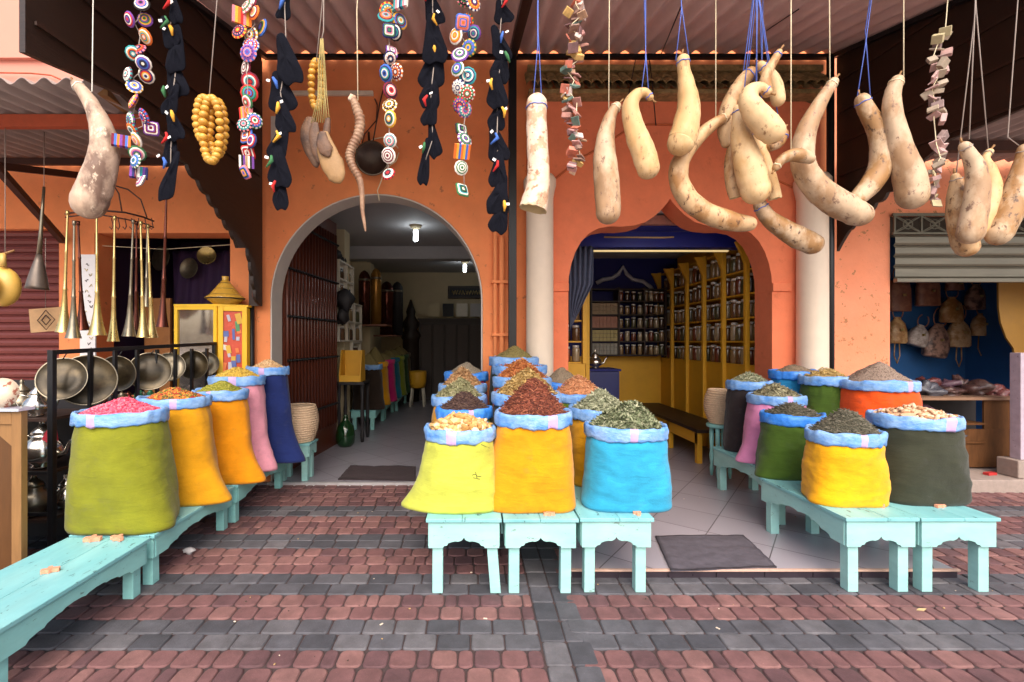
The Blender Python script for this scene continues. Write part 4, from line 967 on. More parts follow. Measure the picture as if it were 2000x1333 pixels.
# ---- black knitted pouches with coloured trims
m_knit = M('black_knit', (.006, .0065, .011), .95, 0, .3, 20, bump=.4, bscale=150, spec=.08)
m_tag = M('white_tag', (.85, .84, .80), .7)
def pouches(label, L, d, seed, extra=()):
    rs = random.Random(seed)
    R_ = thing('knit_pouch_string', label, 'garland', P(L[0][0], L[0][1], d), 'hanging strings of black knitted pouches')
    S = d/F
    MB().tube([RAIL(P(L[0][0], 0, d).x)]+[P(x, y, d) for x, y, w, h in L], .003, 5).build('cord', m_greystr, R_)
    for i, (x, y, w, h) in enumerate(L):
        c = P(x, y, d+rs.uniform(-.02, .02)); w *= S*1.0; h *= S*1.08; mb = MB(); n = 18; m = 9
        tilt = rs.uniform(-.35, .35); sh = rs.uniform(-.35, .35)
        # folded triangular pouch: narrow gathered top, wide uneven hem
        cor = [(-.16, .5), (.14, .52), (.30, .12), (.5+rs.uniform(-.1, .1), -.34), (.34, -.52+rs.uniform(-.05, .1)), (.04, -.46), (-.24+sh*.3, -.54), (-.52, -.30+rs.uniform(-.12, .1)), (-.30, .08)]
        o = []
        for j in range(len(cor)):
            a, b = cor[j], cor[(j+1) % len(cor)]
            for t in (0, .5): o.append((a[0]*(1-t)+b[0]*t, a[1]*(1-t)+b[1]*t))
        vs = [c+Vector((0, 0, 0))]; rings = 4
        for sgn in (-1, 1):
            for rr in range(1, rings+1):
                q = rr/rings
                for (u, v) in o:
                    bul = (1-q**2)*.015+.012*noise.noise(Vector((u*5+i, v*3, seed)))*(1 if q < 1 else .3)+.006*math.sin(u*16+i)*(1-q*.5)
                    X = u*q*w; Z = v*q*h
                    vs.append(c+Vector((X*math.cos(tilt)-Z*math.sin(tilt), sgn*max(.002, bul), X*math.sin(tilt)+Z*math.cos(tilt))))
        k = len(o); fs = []
        vs.append(c+Vector((0, -.022, 0))); vs.append(c+Vector((0, .022, 0)))
        for s_ in (0, 1):
            b = 1+s_*rings*k; ce = len(vs)-2+s_
            for j in range(k):
                j2 = (j+1) % k
                fs.append((ce, b+j, b+j2) if s_ else (ce, b+j2, b+j))
                for rr in range(rings-1):
                    f = (b+rr*k+j, b+rr*k+j2, b+(rr+1)*k+j2, b+(rr+1)*k+j); fs.append(f if not s_ else f[::-1])
        for j in range(k):
            j2 = (j+1) % k; fs.append((1+(rings-1)*k+j, 1+(rings-1)*k+j2, 1+(2*rings-1)*k+j2, 1+(2*rings-1)*k+j))
        mb.add(vs, fs); po = fixn(mb.build('pouch', m_knit, R_, sub=1))
        if i % 2 == 0 or rs.random() < .5:
            cm = rs.choice((0, 6, 11, 9, 0)); e = c+Vector((rs.uniform(-.25, .25)*w, -.034, h*rs.uniform(.15, .4)))
            MB().tube([e, e+Vector((rs.uniform(-.02, .02), -.006, -.025)), e+Vector((rs.uniform(-.03, .03), .004, -.055))], [.006, .010, .004], 7, wob=.5, seed=i).build('yarn_trim', KC[cm], po)
            f = e+Vector((rs.choice((-1, 1))*.02, -.008, rs.uniform(-.03, .01)))
            MB().box(f, (.018, .0015, .013), (rs.uniform(-.4, .4), rs.uniform(-.8, .8), rs.uniform(-.4, .4))).build('paper_tag', m_tag, po)
pouches('string of black knitted pouches with red trims in front of the left side board', [(342, 20, 30, 50), (328, 62, 34, 60), (345, 95, 46, 90), (342, 150, 48, 80), (336, 195, 34, 60), (338, 240, 36, 66), (334, 285, 36, 76), (333, 345, 32, 95)], 2.44, 21)
pouches('string of black knitted pouches left of the yellow bead rope, over the archway corner', [(556, 14, 30, 45), (560, 115, 54, 95), (548, 180, 62, 80), (553, 225, 44, 70), (548, 275, 46, 70), (545, 325, 50, 76), (548, 372, 34, 72)], 2.38, 22)
pouches('string of black knitted pouches hanging over the left archway', [(845, 15, 44, 70), (846, 75, 52, 90), (848, 125, 54, 90), (842, 175, 46, 70), (842, 215, 34, 60), (846, 270, 30, 76), (830, 315, 26, 86)], 2.50, 23)
pouches('string of black knitted pouches in front of the black steel post, reaching lowest', [(980, 22, 40, 45), (975, 85, 40, 70), (978, 125, 42, 70), (970, 175, 46, 70), (972, 225, 38, 56), (970, 280, 46, 70), (974, 330, 40, 66), (976, 380, 46, 76), (978, 420, 40, 66)], 2.48, 24)
# ---- strings of little painted boxes
def boxes(label, L, d, seed, cols):
    rs = random.Random(seed)
    R_ = thing('wooden_block_string', label, 'garland', P(L[0][0], L[0][1], d), 'hanging strings of small square blocks')
    MB().tube([RAIL(P(L[0][0], 0, d).x)]+[P(x, y, d) for x, y, s in L[::4]], .0025, 5).build('cord', m_rope, R_)
    for i, (x, y, s) in enumerate(L):
        MB().box(P(x, y, d+rs.uniform(-.035, .035)), (s*d/F, s*d/F*.95, s*d/F*rs.choice((.15, .25, .5))), (rs.uniform(-1.4, 1.4), rs.uniform(-.5, .5), rs.uniform(-1.2, 1.2))).build('block', rs.choice(cols), R_, bevel=.0015)
bc = [M('block_%d' % i, c, .6, 0, .2, 20, col2=tuple(x*.7 for x in c)) for i, c in enumerate([(.55, .28, .26), (.62, .40, .26), (.42, .20, .16), (.62, .50, .46), (.20, .10, .10), (.10, .16, .13), (.66, .42, .14), (.55, .16, .10), (.30, .18, .14)])]
rs = random.Random(5); L = []
for i in range(62):
    t = i/61; y = 8+t*325; L.append((1121+6*math.sin(t*9)+rs.uniform(-15, 15)*(1-.3*t), y, rs.uniform(13, 19)))
boxes('string of small pink, tan and green blocks between two pale gourds', L, 2.40, 6, bc)
bc2 = [M('pale_block_%d' % i, c, .6, 0, .2, 20) for i, c in enumerate([(.42, .26, .24), (.45, .38, .22), (.50, .32, .30), (.34, .27, .20), (.26, .18, .17)])]
L = []
for i in range(50):
    t = i/49; y = 62+t*335
    if .52 < t < .60: continue
    L.append((1830+rs.uniform(-1, 1)*(16 if t < .55 else 8)+(4*math.sin(t*12)), y, rs.uniform(12, 19)))
boxes('string of dusty mauve and straw coloured blocks in front of the right side board', L, 2.50, 8, bc2)
# ---- amber bead bunch
m_amber = M('amber_bead', (.62, .33, .045), .4, 0, .15, 15, col2=(.50, .24, .03), coat=.2)
def beads(label, loops, d, px, r0, topy):
    R_ = thing('bead_rope', label, 'beads', P(px, topy, d))
    S = d/F
    for (cx, cy, rx, ry, n, dy, a0, a1) in loops:
        for i in range(n):
            a = math.radians(a0+(a1-a0)*i/(n-1 if a1-a0 < 360 else n)); r = r0*S*rnd(.92, 1.08)
            MB().blob(P(cx+rx*math.cos(a), cy-ry*math.sin(a), d+dy), (r, r, r*.82), 12, 8).build('bead', m_amber, R_)
    return R_
bd = beads('bunch of big amber beads on a grey string before the left side board', [(398, 232, 14, 42, 20, .03, 0, 360), (413, 253, 17, 62, 26, -.01, 0, 360), (424, 250, 15, 52, 23, .045, 0, 360)], 2.42, 411, 8.5, 190)
strings(bd, [[(424, 0), (409, 186)]], 2.42, m_greystr)
bd = beads('narrow rope of orange beads behind the bundle of straw cords', [(618, 165, 10, 46, 22, .03, 0, 360)], 2.5, 618, 7.5, 120)
strings(bd, [[(630, 0), (618, 120)]], 2.5, m_greystr)
# ---- straw cords with leather slippers
SL = thing('slipper_bundle', 'bundle of straw cords holding worn brown leather slippers under the orange beads', 'slippers', P(630, 80, 2.44))
m_straw = M('straw_cord', (.34, .27, .10), .9, 0, .25, 40)
m_leather = M('worn_leather', (.13, .065, .035), .6, 0, .3, 10, col2=(.06, .03, .02), mix=(.4, .6), bump=.5, bscale=50)
m_sole = M('slipper_sole', (.28, .16, .065), .6, 0, .15, 8, bump=.3, bscale=50)
for i in range(9):
    x = 622+i*1.7
    MB().tube([P(626+i*.6, 75, 2.44), P(x+rnd(-2, 2), 130, 2.42+i*.006), P(x-2+i*.6+rnd(-2, 2), 190, 2.44), P(608+i*4.5, 240, 2.43)], .0022, 5).build('straw_cord', m_straw, SL)
MB().tube([RAIL(P(632, 0, 2.44).x), P(632, 60, 2.44), P(628, 78, 2.44)], .003, 5).build('cord', m_greystr, SL)
def slip(pts, d, m, fl, name='slipper', sd=0):
    s = cr(pts, 5); q = [(P(x, y, d), r*d/F) for x, y, r in s]
    q = [(q[0][0]+Vector((0, 0, .006)), .003)]+q+[(q[-1][0]+(q[-1][0]-q[-2][0]).normalized()*q[-1][1]*.5, q[-1][1]*.6), (q[-1][0]+(q[-1][0]-q[-2][0]).normalized()*q[-1][1]*.8, .004)]
    return MB().tube([a for a, b in q], [b for a, b in q], 16, 0, flat=fl, wob=.12, seed=sd).build(name, m, SL)
slip([(631, 258, 10), (636, 285, 17), (647, 318, 22), (659, 345, 18)], 2.40, m_sole, .35)
s2 = slip([(630, 258, 7), (630, 275, 12), (636, 292, 14), (640, 300, 9)], 2.375, m_leather, .35, 'slipper_upper')
slip([(607, 230, 9), (603, 258, 16), (608, 290, 15), (618, 322, 7)], 2.47, m_leather, .5, sd=2)
slip([(616, 240, 6), (614, 262, 11), (620, 290, 13), (628, 312, 10)], 2.43, m_leather, .4, sd=3)
slip([(641, 232, 5), (639, 250, 7), (637, 264, 7)], 2.42, m_leather, .8, 'slipper_tie', sd=4)
# ---- spiral horn
HN = thing('antelope_horn', 'long ringed antelope horn tapering down over the left archway', 'horn', P(690, 190, 2.46))
pts_ = cr([(689, 192, 6), (695, 208, 8.5), (703, 235, 9.5), (700, 262, 9.5), (689, 285, 9), (683, 305, 8.5), (690, 328, 7.5), (702, 350, 6.5), (707, 380, 5), (708, 410, 4), (712, 438, 3), (714, 452, 1.5)], 14)
q = [(P(x, y, 2.46), r*2.46/F*(1+(.10*math.sin(i*1.6) if 10 < i < 100 else 0))) for i, (x, y, r) in enumerate(pts_)]
MB().tube([a for a, b in q], [b for a, b in q], 14, wob=.1).build('horn_shaft', M('horn_brown', (.20, .10, .055), .5, 0, .25, 12, col2=(.30, .18, .11), mix=(.4, .6), bump=.4, bscale=60), HN)
MB().blob(P(688, 192, 2.46), (.022, .02, .022), 10, 8, None, 0, .5, 4).build('horn_base', g_peel, HN)
strings(HN, [[(698, 0), (697, 20), (699, 196)]], 2.46, m_rope)
# ---- wall lamp like a dish
LP = thing('dish_lamp', 'round metal dish lamp with looped cables on the orange wall over the left archway', 'lamp', P(728, 312, 4.8))
MB().lathe([(.02, -.02), (.13, -.01), (.155, .05), (.165, .06), (.150, .055), (.125, .0), (.02, -.01)], P(728, 312, 4.80), 28, axis=(0.1, -1, -.15)).build('dish', M('tarnished_metal', (.05, .03, .022), .35, .2, .3, 8), LP)
MB().lathe([(.168, .056), (.172, .064), (.158, .066)], P(728, 312, 4.80), 28, axis=(0.1, -1, -.15), cap=False).build('dish_rim', m_brassd, LP)
MB().tube([P(745+34*math.cos(t*.6), 298+30*math.sin(t*.6), 4.84) for t in range(11)], .006, 5).build('cable_loop', m_rope, LP)
MB().tube([P(720, 258, 4.86), P(722, 300, 4.82)], .012, 6).build('lamp_stem', m_darkwood2, LP)
MB().tube([P(750, 330, 4.82), P(745, 352, 4.82), P(737, 372, 4.84), P(741, 392, 4.84)], .006, 5).build('loose_cable', m_rope, LP)
# loops of string ends near the top of some strings
# ================================================================== LEFT SHOP INTERIOR
m_glass = lambda i: M('jar_contents_%d' % i, [(.13, .06, .025), (.06, .028, .015), (.24, .15, .07), (.08, .075, .035), (.16, .04, .02), (.34, .26, .16)][i], .12, 0, .3, 60, spec=.8, coat=.6)
m_lid = M('jar_lid', (.70, .67, .62), .35, .3)
m_whsh = M('white_shelf_paint', (.66, .60, .50), .6, 0, .06)
JPROTO = {}
def jar(X, y, z, r, h, i, label, group):
    """squat screw-top jar: body with shoulder, steel lid"""
    key = (round(r, 3), round(h, 3), i)
    if key not in JPROTO:
        pb = MB().lathe([(r*.9, 0), (r, .008), (r, h*.74), (r*.92, h*.82), (r*.80, h*.86)], (0, 0, 0), 14)
        pl_ = MB().lathe([(r*.84, h*.86), (r*.84, h*.985), (r*.78, h), (0.0001, h)], (0, 0, 0), 14)
        ob = pb.build('spice_jar', m_glass(i)); ol = pl_.build('lid', m_lid, ob)
        JPROTO[key] = (ob, ol); a, b = ob, ol
    else:
        a0, b0 = JPROTO[key]; a = a0.copy(); b = b0.copy(); COL.objects.link(a); COL.objects.link(b); b.parent = a
    a.location = (X, y, z); a.rotation_euler = (0, 0, rnd(0, 6)); a.scale = (rnd(.9, 1), rnd(.9, 1), rnd(.82, 1.02))
    return tag(a, label, 'jar', group)
ORD = ['nearest', 'second', 'third', 'fourth', 'fifth', 'sixth', 'seventh', 'eighth', 'ninth', 'tenth', 'eleventh', 'twelfth', 'thirteenth', 'fourteenth', 'fifteenth', 'sixteenth', 'seventeenth', 'eighteenth', 'nineteenth', 'twentieth', 'twenty-first', 'twenty-second', 'twenty-third', 'farthest']
CUB = thing('cubby_shelf', 'cream cubby shelf of jars on the left wall behind the studded door', 'shelf', (-2.2, 7.5, 1.5))
def cub(y0, y1, z0, z1, ny, nz, grp):
    X0, X1 = -2.357, -1.98
    for i in range(ny+1):
        y = y0+(y1-y0)*i/ny; MB().bb(X0, X1, y-.012, y+.012, z0, z1).build('divider', m_whsh, CUB)
    for j in range(nz+1):
        z = z0+(z1-z0)*j/nz; MB().bb(X0, X1+.003, y0-.014, y1+.014, z-.012, z+.012).build('board', m_whsh, CUB)
    lv = {1: ['only'], 2: ['lower', 'upper']}[nz]
    for j in range(nz):
        for i in range(ny):
            y = y0+(y1-y0)*(i+.5)/ny; z = z0+(z1-z0)*j/nz+.013; w = (y1-y0)/ny
            for q in (-.25, .25):
                jar(-2.08, y+q*w, z, min(.085, w*.2), (z1-z0)/nz*.80, (i+j) % 4, '%s jar in the %s row of the cream cubby shelf, %s' % (ORD[2*i+(q > 0)], lv[j], grp), 'jars on the cream cubby shelf')
cub(6.9, 8.26, 1.50, 2.12, 3, 2, 'middle section')
cub(6.9, 7.7, 2.16, 2.70, 2, 2, 'top section')
cub(7.65, 8.2, .98, 1.47, 1, 2, 'bottom section')
for y, r, h in ((7.0, .13, .22), (7.35, .1, .16)):
    tag(MB().lathe([(r*.6, 0), (r, h*.3), (r*.8, h*.6), (r*.4, h*.75), (r*.5, h)], (-2.1, y, 2.715), 12).build('dark_pot', m_dark, origin=(-2.1, y, 2.7)), 'dark pot on top of the cream cubby shelf, %s' % ('larger' if r > .12 else 'smaller'), 'pot')
bag = thing('hanging_bundle', 'dark lumpy bundle hanging at the edge of the studded door', 'bundle', (-1.9, 6.75, 2.0))
MB().blob((-1.87, 6.78, 2.08), (.12, .1, .15), 12, 9, None, 0, .7, 3).blob((-1.90, 6.78, 1.88), (.08, .08, .14), 10, 8, None, 0, .6, 5).build('cloth_bundle', m_dark, bag)
m_copper = M('dark_copper', (.10, .028, .018), .16, .8, .2, 4)
m_copy = M('ochre_copper', (.36, .17, .03), .22, .6, .15, 4)
def urn(X, y, z0, z1, r, m, label):
    U = thing('tall_dispenser', label, 'dispenser', (X, y, z0))
    h = z1-z0
    MB().lathe([(r, 0), (r, h*.82), (r*.92, h*.90), (r*.6, h*.965), (r*.15, h)], (X, y, z0), 24).build('cylinder_body', m, U)
    MB().lathe([(r*1.03, h*.80), (r*1.05, h*.82), (r*1.03, h*.84)], (X, y, z0), 24).build('hoop', m_brassd, U)
urn(-1.98, 8.45, 1.80, 2.78, .105, m_copper, 'tall dark copper spice dispenser on the first bracket shelf')
urn(-1.80, 8.60, 1.80, 2.84, .10, m_copy, 'tall ochre metal spice dispenser beside the dark copper one')
urn(-1.78, 9.55, 1.62, 2.72, .14, m_copper, 'tall reddish dispenser on the second bracket shelf')
urn(-1.62, 9.9, 1.62, 2.76, .12, m_dark, 'tall black dispenser farthest on the second bracket shelf')
for y0, y1, z in ((8.3, 8.85, 1.77), (9.3, 10.1, 1.59)):
    tag(MB().bb(-2.355, -1.55, y0, y1, z, z+.03).build('bracket_shelf', M('red_brown_shelf', (.16, .05, .02), .5), bevel=.003), 'red-brown bracket shelf %s on the left wall' % ('nearer' if y0 < 9 else 'farther'), 'shelf')
TB = thing('side_table', 'small black table with turned legs against the studded door', 'table', (-1.80, 6.95, .022))
MB().bb(-2.0, -1.6, 6.78, 7.2, .86, .90).build('table_top', m_dark, TB, bevel=.004)
for x in (-1.97, -1.63):
    for y in (6.82, 7.16):
        MB().lathe([(.022, 0), (.03, .1), (.018, .2), (.03, .4), (.02, .6), (.03, .84)], (x, y, .022), 10).build('leg', m_dark, TB)
YX = thing('display_box', 'ochre yellow open-fronted display box standing on the small black table', 'box', (-1.8, 6.9, .90))
o = [(0, 0), (.30, 0), (.30, .10), (.20, .46), (.04, .46)]
for x in (-1.96, -1.66):
    MB().plate(o[::-1], [], lambda u, v, w: Vector((x+w, 7.08-u, .905+v)), .015).build('side_panel', m_yellow, YX)
MB().bb(-1.944, -1.661, 6.80, 7.07, .905, .92).build('bottom_panel', m_yellow, YX)
MB().bb(-1.944, -1.661, 7.04, 7.055, .92, 1.36).build('back_panel', m_yellow, YX)
MB().bb(-1.944, -1.661, 6.785, 6.80, .905, 1.0).build('front_panel', m_yellow, YX)
DJ = thing('demijohn', 'round dark green glass demijohn on the floor by the small black table', 'bottle', (-1.80, 6.55, .022))
MB().lathe([(.09, 0), (.125, .05), (.135, .16), (.11, .28), (.045, .36), (.03, .42), (.038, .44)], (-1.80, 6.55, .022), 20).build('glass_body', M('green_glass', (.004, .03, .008), .08, 0, .1, 4, coat=.5), DJ)
bench(-2.05, -1.62, 7.72, 8.7, .35, .022, 'mint bench under the first sacks inside the left shop', True, .11, 'mint painted wooden benches')
bench(-2.05, -1.62, 8.74, 9.75, .35, .022, 'mint bench under the magenta and teal sacks inside the left shop', True, .11)
bench(-2.0, -1.57, 9.79, 11.2, .35, .022, 'mint bench farthest back inside the left shop', True, .11)
f_in = ('grain', [(.20, .15, .05), (.14, .10, .04)])
for i, (nm, d, c, hp, X) in enumerate([('dark_umber', 7.95, (.03, .018, .012), .22, -1.80), ('inner_yellow', 8.50, C_MU, .30, -1.80), ('inner_magenta', 8.98, (.45, .01, .12), .16, -1.76),
        ('inner_teal', 9.50, (.01, .14, .22), .18, -1.75), ('inner_lime', 9.98, (.20, .24, .02), .18, -1.72), ('inner_green', 10.45, (.02, .06, .015), .2, -1.70), ('inner_brown', 10.95, (.10, .06, .02), .2, -1.72)]):
    sack(nm, X, d, .35, 1.09+.02*i, .225, c, f_in, hp, {'dark_umber': 'dark brown sack', 'inner_yellow': 'yellow sack with a high olive mound', 'inner_magenta': 'magenta sack', 'inner_teal': 'teal sack', 'inner_lime': 'lime sack', 'inner_green': 'dark green sack', 'inner_brown': 'brown sack'}[nm]+' in the row inside the left shop', seed=70+i, pieces=150, mark=False, ears=[(-15, .06)], rim=m_bluerim if i == 0 else cloth('inner_rim_%d' % i, tuple(min(1, x*1.3+.01) for x in c)))
bench(-2.09, -1.72, 4.86+.02, 5.16, .42, .022, 'small mint stool under the woven basket at the left archway', False, .12)
def basket(X, d, z, r0, r1, h, label, m=None, prof=None):
    mb = MB(); n = 16
    for i in range(n):
        t = i/(n-1); rr = prof(t)
        mb.tube([(X+rr*math.cos(a), d+rr*math.sin(a), z+.012+t*h) for a in [2*PI*k/26 for k in range(27)]], h/n*.56, 6, cap=False)
    mb.lathe([(.001, .01), (prof(0), .01)], (X, d, z), 24, cap=False)
    o = mb.build('woven_basket', m or M('palm_basket', (.66, .48, .32), .85, 0, .2, 30, bump=.6, bscale=120), origin=(X, d, z)); return tag(o, label, 'basket')
basket(-1.90, 5.03, .425, .14, .2, .36, 'coiled straw basket on the mint stool inside the left archway', prof=lambda t: .125+.085*math.sin(PI*(.15+.62*t)))
# bulbs
for i, (px, d) in enumerate(((812, 7.05), (908, 10.2))):
    X = (px-PX)/F*d
    Bb = thing('ceiling_bulb', ['lit white bulb hanging from the left shop ceiling near the doorway', 'lit white bulb farther back on the left shop ceiling'][i], 'lamp', (X, d, 3.25))
    MB().lathe([(.001, 0), (.09, -.004), (.085, -.03), (.04, -.05), (.03, -.075), (.001, -.078)], (X, d, 3.25), 18).build('ceiling_rose', m_cream, Bb)
    MB().lathe([(.02, -.07), (.034, -.09), (.034, -.22), (.02, -.24), (.001, -.245)], (X, d, 3.25), 14).build('bulb', m_bulb, Bb)
# back of the shop
CB = thing('back_cabinet', 'dark carved cabinet with framed tiles along the back wall of the left shop', 'cabinet', (-.5, 11.6, .02))
MB().bb(-1.35, .5, 11.5, 11.88, .03, 2.02).build('cabinet_body', m_darkwood, CB)
MB().bb(-1.38, .5, 11.46, 11.88, 2.02, 2.06).build('shelf_board', m_darkwood2, CB)
for i in range(5):
    MB().bb(-1.1+i*.34, -.83+i*.34, 11.44, 11.46, 2.10, 2.42).build('framed_tile', [m_cream, m_dark, m_whsh, m_ceil, m_cream][i], CB)
for i in range(6):
    MB().bb(-1.30+i*.3, -1.03+i*.3, 11.47, 11.497, .15, 1.9).build('door_panel', m_darkwood2, CB, bevel=.01)
FP = thing('calligraphy_frame', 'long black framed panel of gold lettering high on the back wall', 'picture', (-.2, 11.86, 2.62))
MB().bb(-.65, .3, 11.83, 11.88, 2.58, 2.90).build('frame', m_darkwood2, FP, bevel=.01)
MB().bb(-.60, .25, 11.82, 11.829, 2.63, 2.85).build('panel', m_dark, FP)
mb = MB(); rs = random.Random(2)
for i in range(9):
    x = -.55+i*.085; mb.tube([(x+.07*t/6, 11.815, 2.73+.06*math.sin(t*1.2+i*1.7)) for t in range(7)], .008, 5)
mb.build('lettering', m_brass, FP)
ST = thing('yellow_stool', 'small yellow stool with pale legs near the back of the left shop', 'stool', (-1.27, 10.8, .022))
MB().lathe([(.16, .42), (.19, .55), (.2, .75), (.19, .80)], (-1.27, 10.6, .022), 16).build('seat_drum', m_yellow, ST)
for x in (-.12, .12):
    for y in (-.12, .12): MB().tube([(-1.27+x*1.3, 10.6+y*1.3, .022), (-1.27+x, 10.6+y, .44)], .025, 8).build('leg', m_whsh, ST)
tr = thing('carved_stand', 'dark pointed carved stand left of the back cabinet', 'stand', (-1.65, 11.3, .02))
MB().lathe([(.2, 0), (.22, .6), (.2, 1.5), (.26, 1.6), (.16, 1.75), (.22, 1.9), (.1, 2.1), (.12, 2.2), (.02, 2.5)], (-1.55, 11.5, .022), 14).build('carved_body', m_darkwood, tr)
# ================================================================== RIGHT SHOP INTERIOR
SH = thing('jar_shelving', 'ochre yellow shelving full of spice jars along the right wall of the right shop', 'shelving', (3.3, 6.7, .05))
XF = 3.17; ys = [5.19, 5.40, 5.90, 6.40, 6.91, 7.43, 7.94]; zb = [1.22, 1.50, 1.78, 2.06, 2.34, 2.64]
MB().bb(XF+.02, 3.495, 5.17, 7.99, .052, 1.20).build('base_panel', m_yellow, SH)
for z in zb: MB().bb(XF+.02, 3.495, 5.17, 7.99, z-.018, z).build('shelf_board', m_yellow, SH)
for i, y in enumerate(ys[1:]): 
    MB().bb(XF-.03, XF+.018, y-.025, y+.025, .06, 2.66).build('upright', m_yellow, SH, bevel=.004)
    MB().plate([(0, 0), (.05, 0), (.09, .10), (.16, .25), (0, .25)][::-1], [], lambda u, v, w: Vector((XF+.019-u, y-.02+w, 2.40+v)), .04).build('bracket', m_yellow, SH)
LV = ['bottom', 'second', 'middle', 'fourth', 'top']
for j in range(5):
    n = 0
    for bi in range(len(ys)-1):
        y0, y1 = ys[bi]+.025, ys[bi+1]-.025; k = 2 if y1-y0 < .3 else 4
        for q in range(k):
            y = y0+(y1-y0)*(q+.5)/k
            jar(XF+.09, y, zb[j]+.001, .052, .235 if j < 4 else .25, random.randrange(6), '%s jar on the %s shelf of the right wall shelving' % (ORD[n] if n < 23 else ORD[23], LV[j]), 'spice jars along the right wall')
            n += 1 if n < 22 else 0
            if n == 22: pass
BS = thing('back_shelving', 'dark shelving of boxes and jars along the back wall of the right shop', 'shelving', (2.5, 7.85, .05))
bx = [1.93, 2.38, 2.80, 3.15]; bz = [1.28, 1.50, 1.72, 1.94, 2.16, 2.36]
for x in bx: MB().bb(x-.012, x+.012, 7.62, 7.89, 1.26, 2.38).build('divider', m_darkwood2, BS)
for z in bz: MB().bb(bx[0]-.012, bx[-1]+.012, 7.615, 7.89, z-.02, z-.002).build('shelf_board', m_darkwood2, BS)
cl = ['left', 'right']
LB = ['bottom', 'second', 'third', 'fourth', 'top']
for c in (1, 2):
    for j in range(5):
        for q in range(4):
            jar(bx[c]+(bx[c+1]-bx[c])*(q+.5)/4, 7.70, bz[j], .042, .17, random.randrange(6), '%s jar from the left on the %s shelf of the %s back column' % (['first', 'second', 'third', 'fourth'][q], LB[j], cl[c-1]), 'jars on the back wall shelving')
m_bx = [M('small_box_%d' % i, c, .7, 0, .1) for i, c in enumerate([(.36, .26, .16), (.42, .20, .14), (.45, .36, .16), (.30, .28, .24)])]
for j in range(4):
    for q in range(7):
        for h in range(3):
            tag(MB().bb(0, .054, 0, .08, 0, .058).build('small_box', m_bx[3-j], origin=(0, 0, 0)), '%s small carton from the left in the %s layer on the %s back shelf' % (['first', 'second', 'third', 'fourth', 'fifth', 'sixth', 'seventh'][q], ['lowest', 'middle', 'upper'][h], LB[j]), 'carton', 'small cartons on the back shelves').location = (bx[0]+.02+q*.059, 7.64, bz[j]+h*.062)
CT = thing('curtain', 'gathered grey-blue curtain tied back inside the right archway', 'curtain', (1.2, 5.4, 1.6))
mb = MB(); vs = []; n = 40; m = 18
for i in range(m+1):
    t = i/m; z = 2.60-t*.98; x0 = 1.06+.06*t; x1 = 1.40-.26*max(0, t-.45)/.55-.03*t
    for k in range(n+1):
        u = k/n; vs.append((x0+(x1-x0)*u, 5.42+.035*math.sin(u*34+t*2.5)*(1-.3*t), z))
mb.add(vs, [(i*(n+1)+k, i*(n+1)+k+1, (i+1)*(n+1)+k+1, (i+1)*(n+1)+k) for i in range(m) for k in range(n)])
cu = mb.build('curtain_cloth', M('grey_blue_cloth', (.085, .10, .16), .9, 0, .2, 5, bump=.3, bscale=50), CT)
so = cu.modifiers.new('thick', 'SOLIDIFY'); so.thickness = .004
LC = thing('jar_cabinet', 'narrow ochre cabinet with jars just inside the right archway on the left', 'cabinet', (1.3, 5.95, .05))
MB().bb(.9, 1.38, 5.75, 6.15, .052, 1.22).build('base_panel', m_yellow, LC)
for z in (1.24, 1.50, 1.76, 2.02): MB().bb(.9, 1.36, 5.78, 6.15, z-.018, z).build('shelf_board', m_yellow, LC)
MB().bb(1.345, 1.40, 5.74, 5.80, 1.22, 2.20).build('upright', m_yellow, LC, bevel=.004)
MB().bb(1.47, 1.52, 6.1, 6.16, .052, 2.25).build('upright', m_yellow, LC, bevel=.004)
for j, z in enumerate((1.241, 1.501, 1.761)):
    for q in range(2):
        jar(1.17+q*.115, 5.86, z, .052, .22, [4, 5, 1, 0, 3, 2][j*2+q], '%s jar on the %s shelf of the narrow ochre cabinet' % (['left', 'right'][q], ['bottom', 'middle', 'top'][j]), 'jars in the narrow cabinet')
CO = thing('blue_counter', 'dark blue counter at the back left of the right shop', 'counter', (1.75, 6.7, .05))
MB().bb(1.52, 2.02, 6.45, 6.9, .052, 1.08).build('counter_body', M('counter_blue', (.01, .014, .10), .4), CO, bevel=.01)
MB().bb(1.50, 2.04, 6.43, 6.92, 1.082, 1.11).build('counter_top', m_navy, CO, bevel=.005)
def teapot(c, s, m, label, rz=0, lean=0):
    c = Vector(c); Tp = thing('teapot', label, 'teapot', c); R3 = Euler((lean, 0, rz)).to_matrix()
    up = R3 @ Vector((0, 0, 1)); f = lambda x, z: c+R3 @ Vector((x*s, 0, z*s))
    MB().lathe([(.05*s, 0), (.06*s, .01*s), (.05*s, .02*s), (.10*s, .06*s), (.11*s, .10*s), (.085*s, .15*s), (.05*s, .18*s), (.06*s, .195*s)], c, 20, axis=up).build('pot_body', m, Tp)
    MB().lathe([(.058*s, .195*s), (.05*s, .22*s), (.02*s, .25*s), (.012*s, .27*s), (.018*s, .285*s), (.002*s, .31*s)], c, 16, axis=up).build('lid', m, Tp)
    MB().tube([f(.09, .07), f(.14, .09), f(.165, .15), f(.21, .19)], [.02*s, .014*s, .010*s, .008*s], 8).build('spout', m, Tp)
    MB().tube([f(-.06, .18), f(-.13, .20), f(-.16, .14), f(-.13, .07), f(-.09, .06)], .008*s, 8).build('handle', m, Tp)
    return Tp
teapot((1.72, 6.6, 1.112), .9, m_silver, 'small silver teapot on the dark blue counter')
BN = thing('yellow_wall_bench', 'low ochre bench with a dark seat along the right shelving', 'bench', (2.9, 6.6, .05))
MB().bb(2.62, 3.12, 5.45, 7.85, .42, .46).build('seat', m_darkwood, BN, bevel=.005)
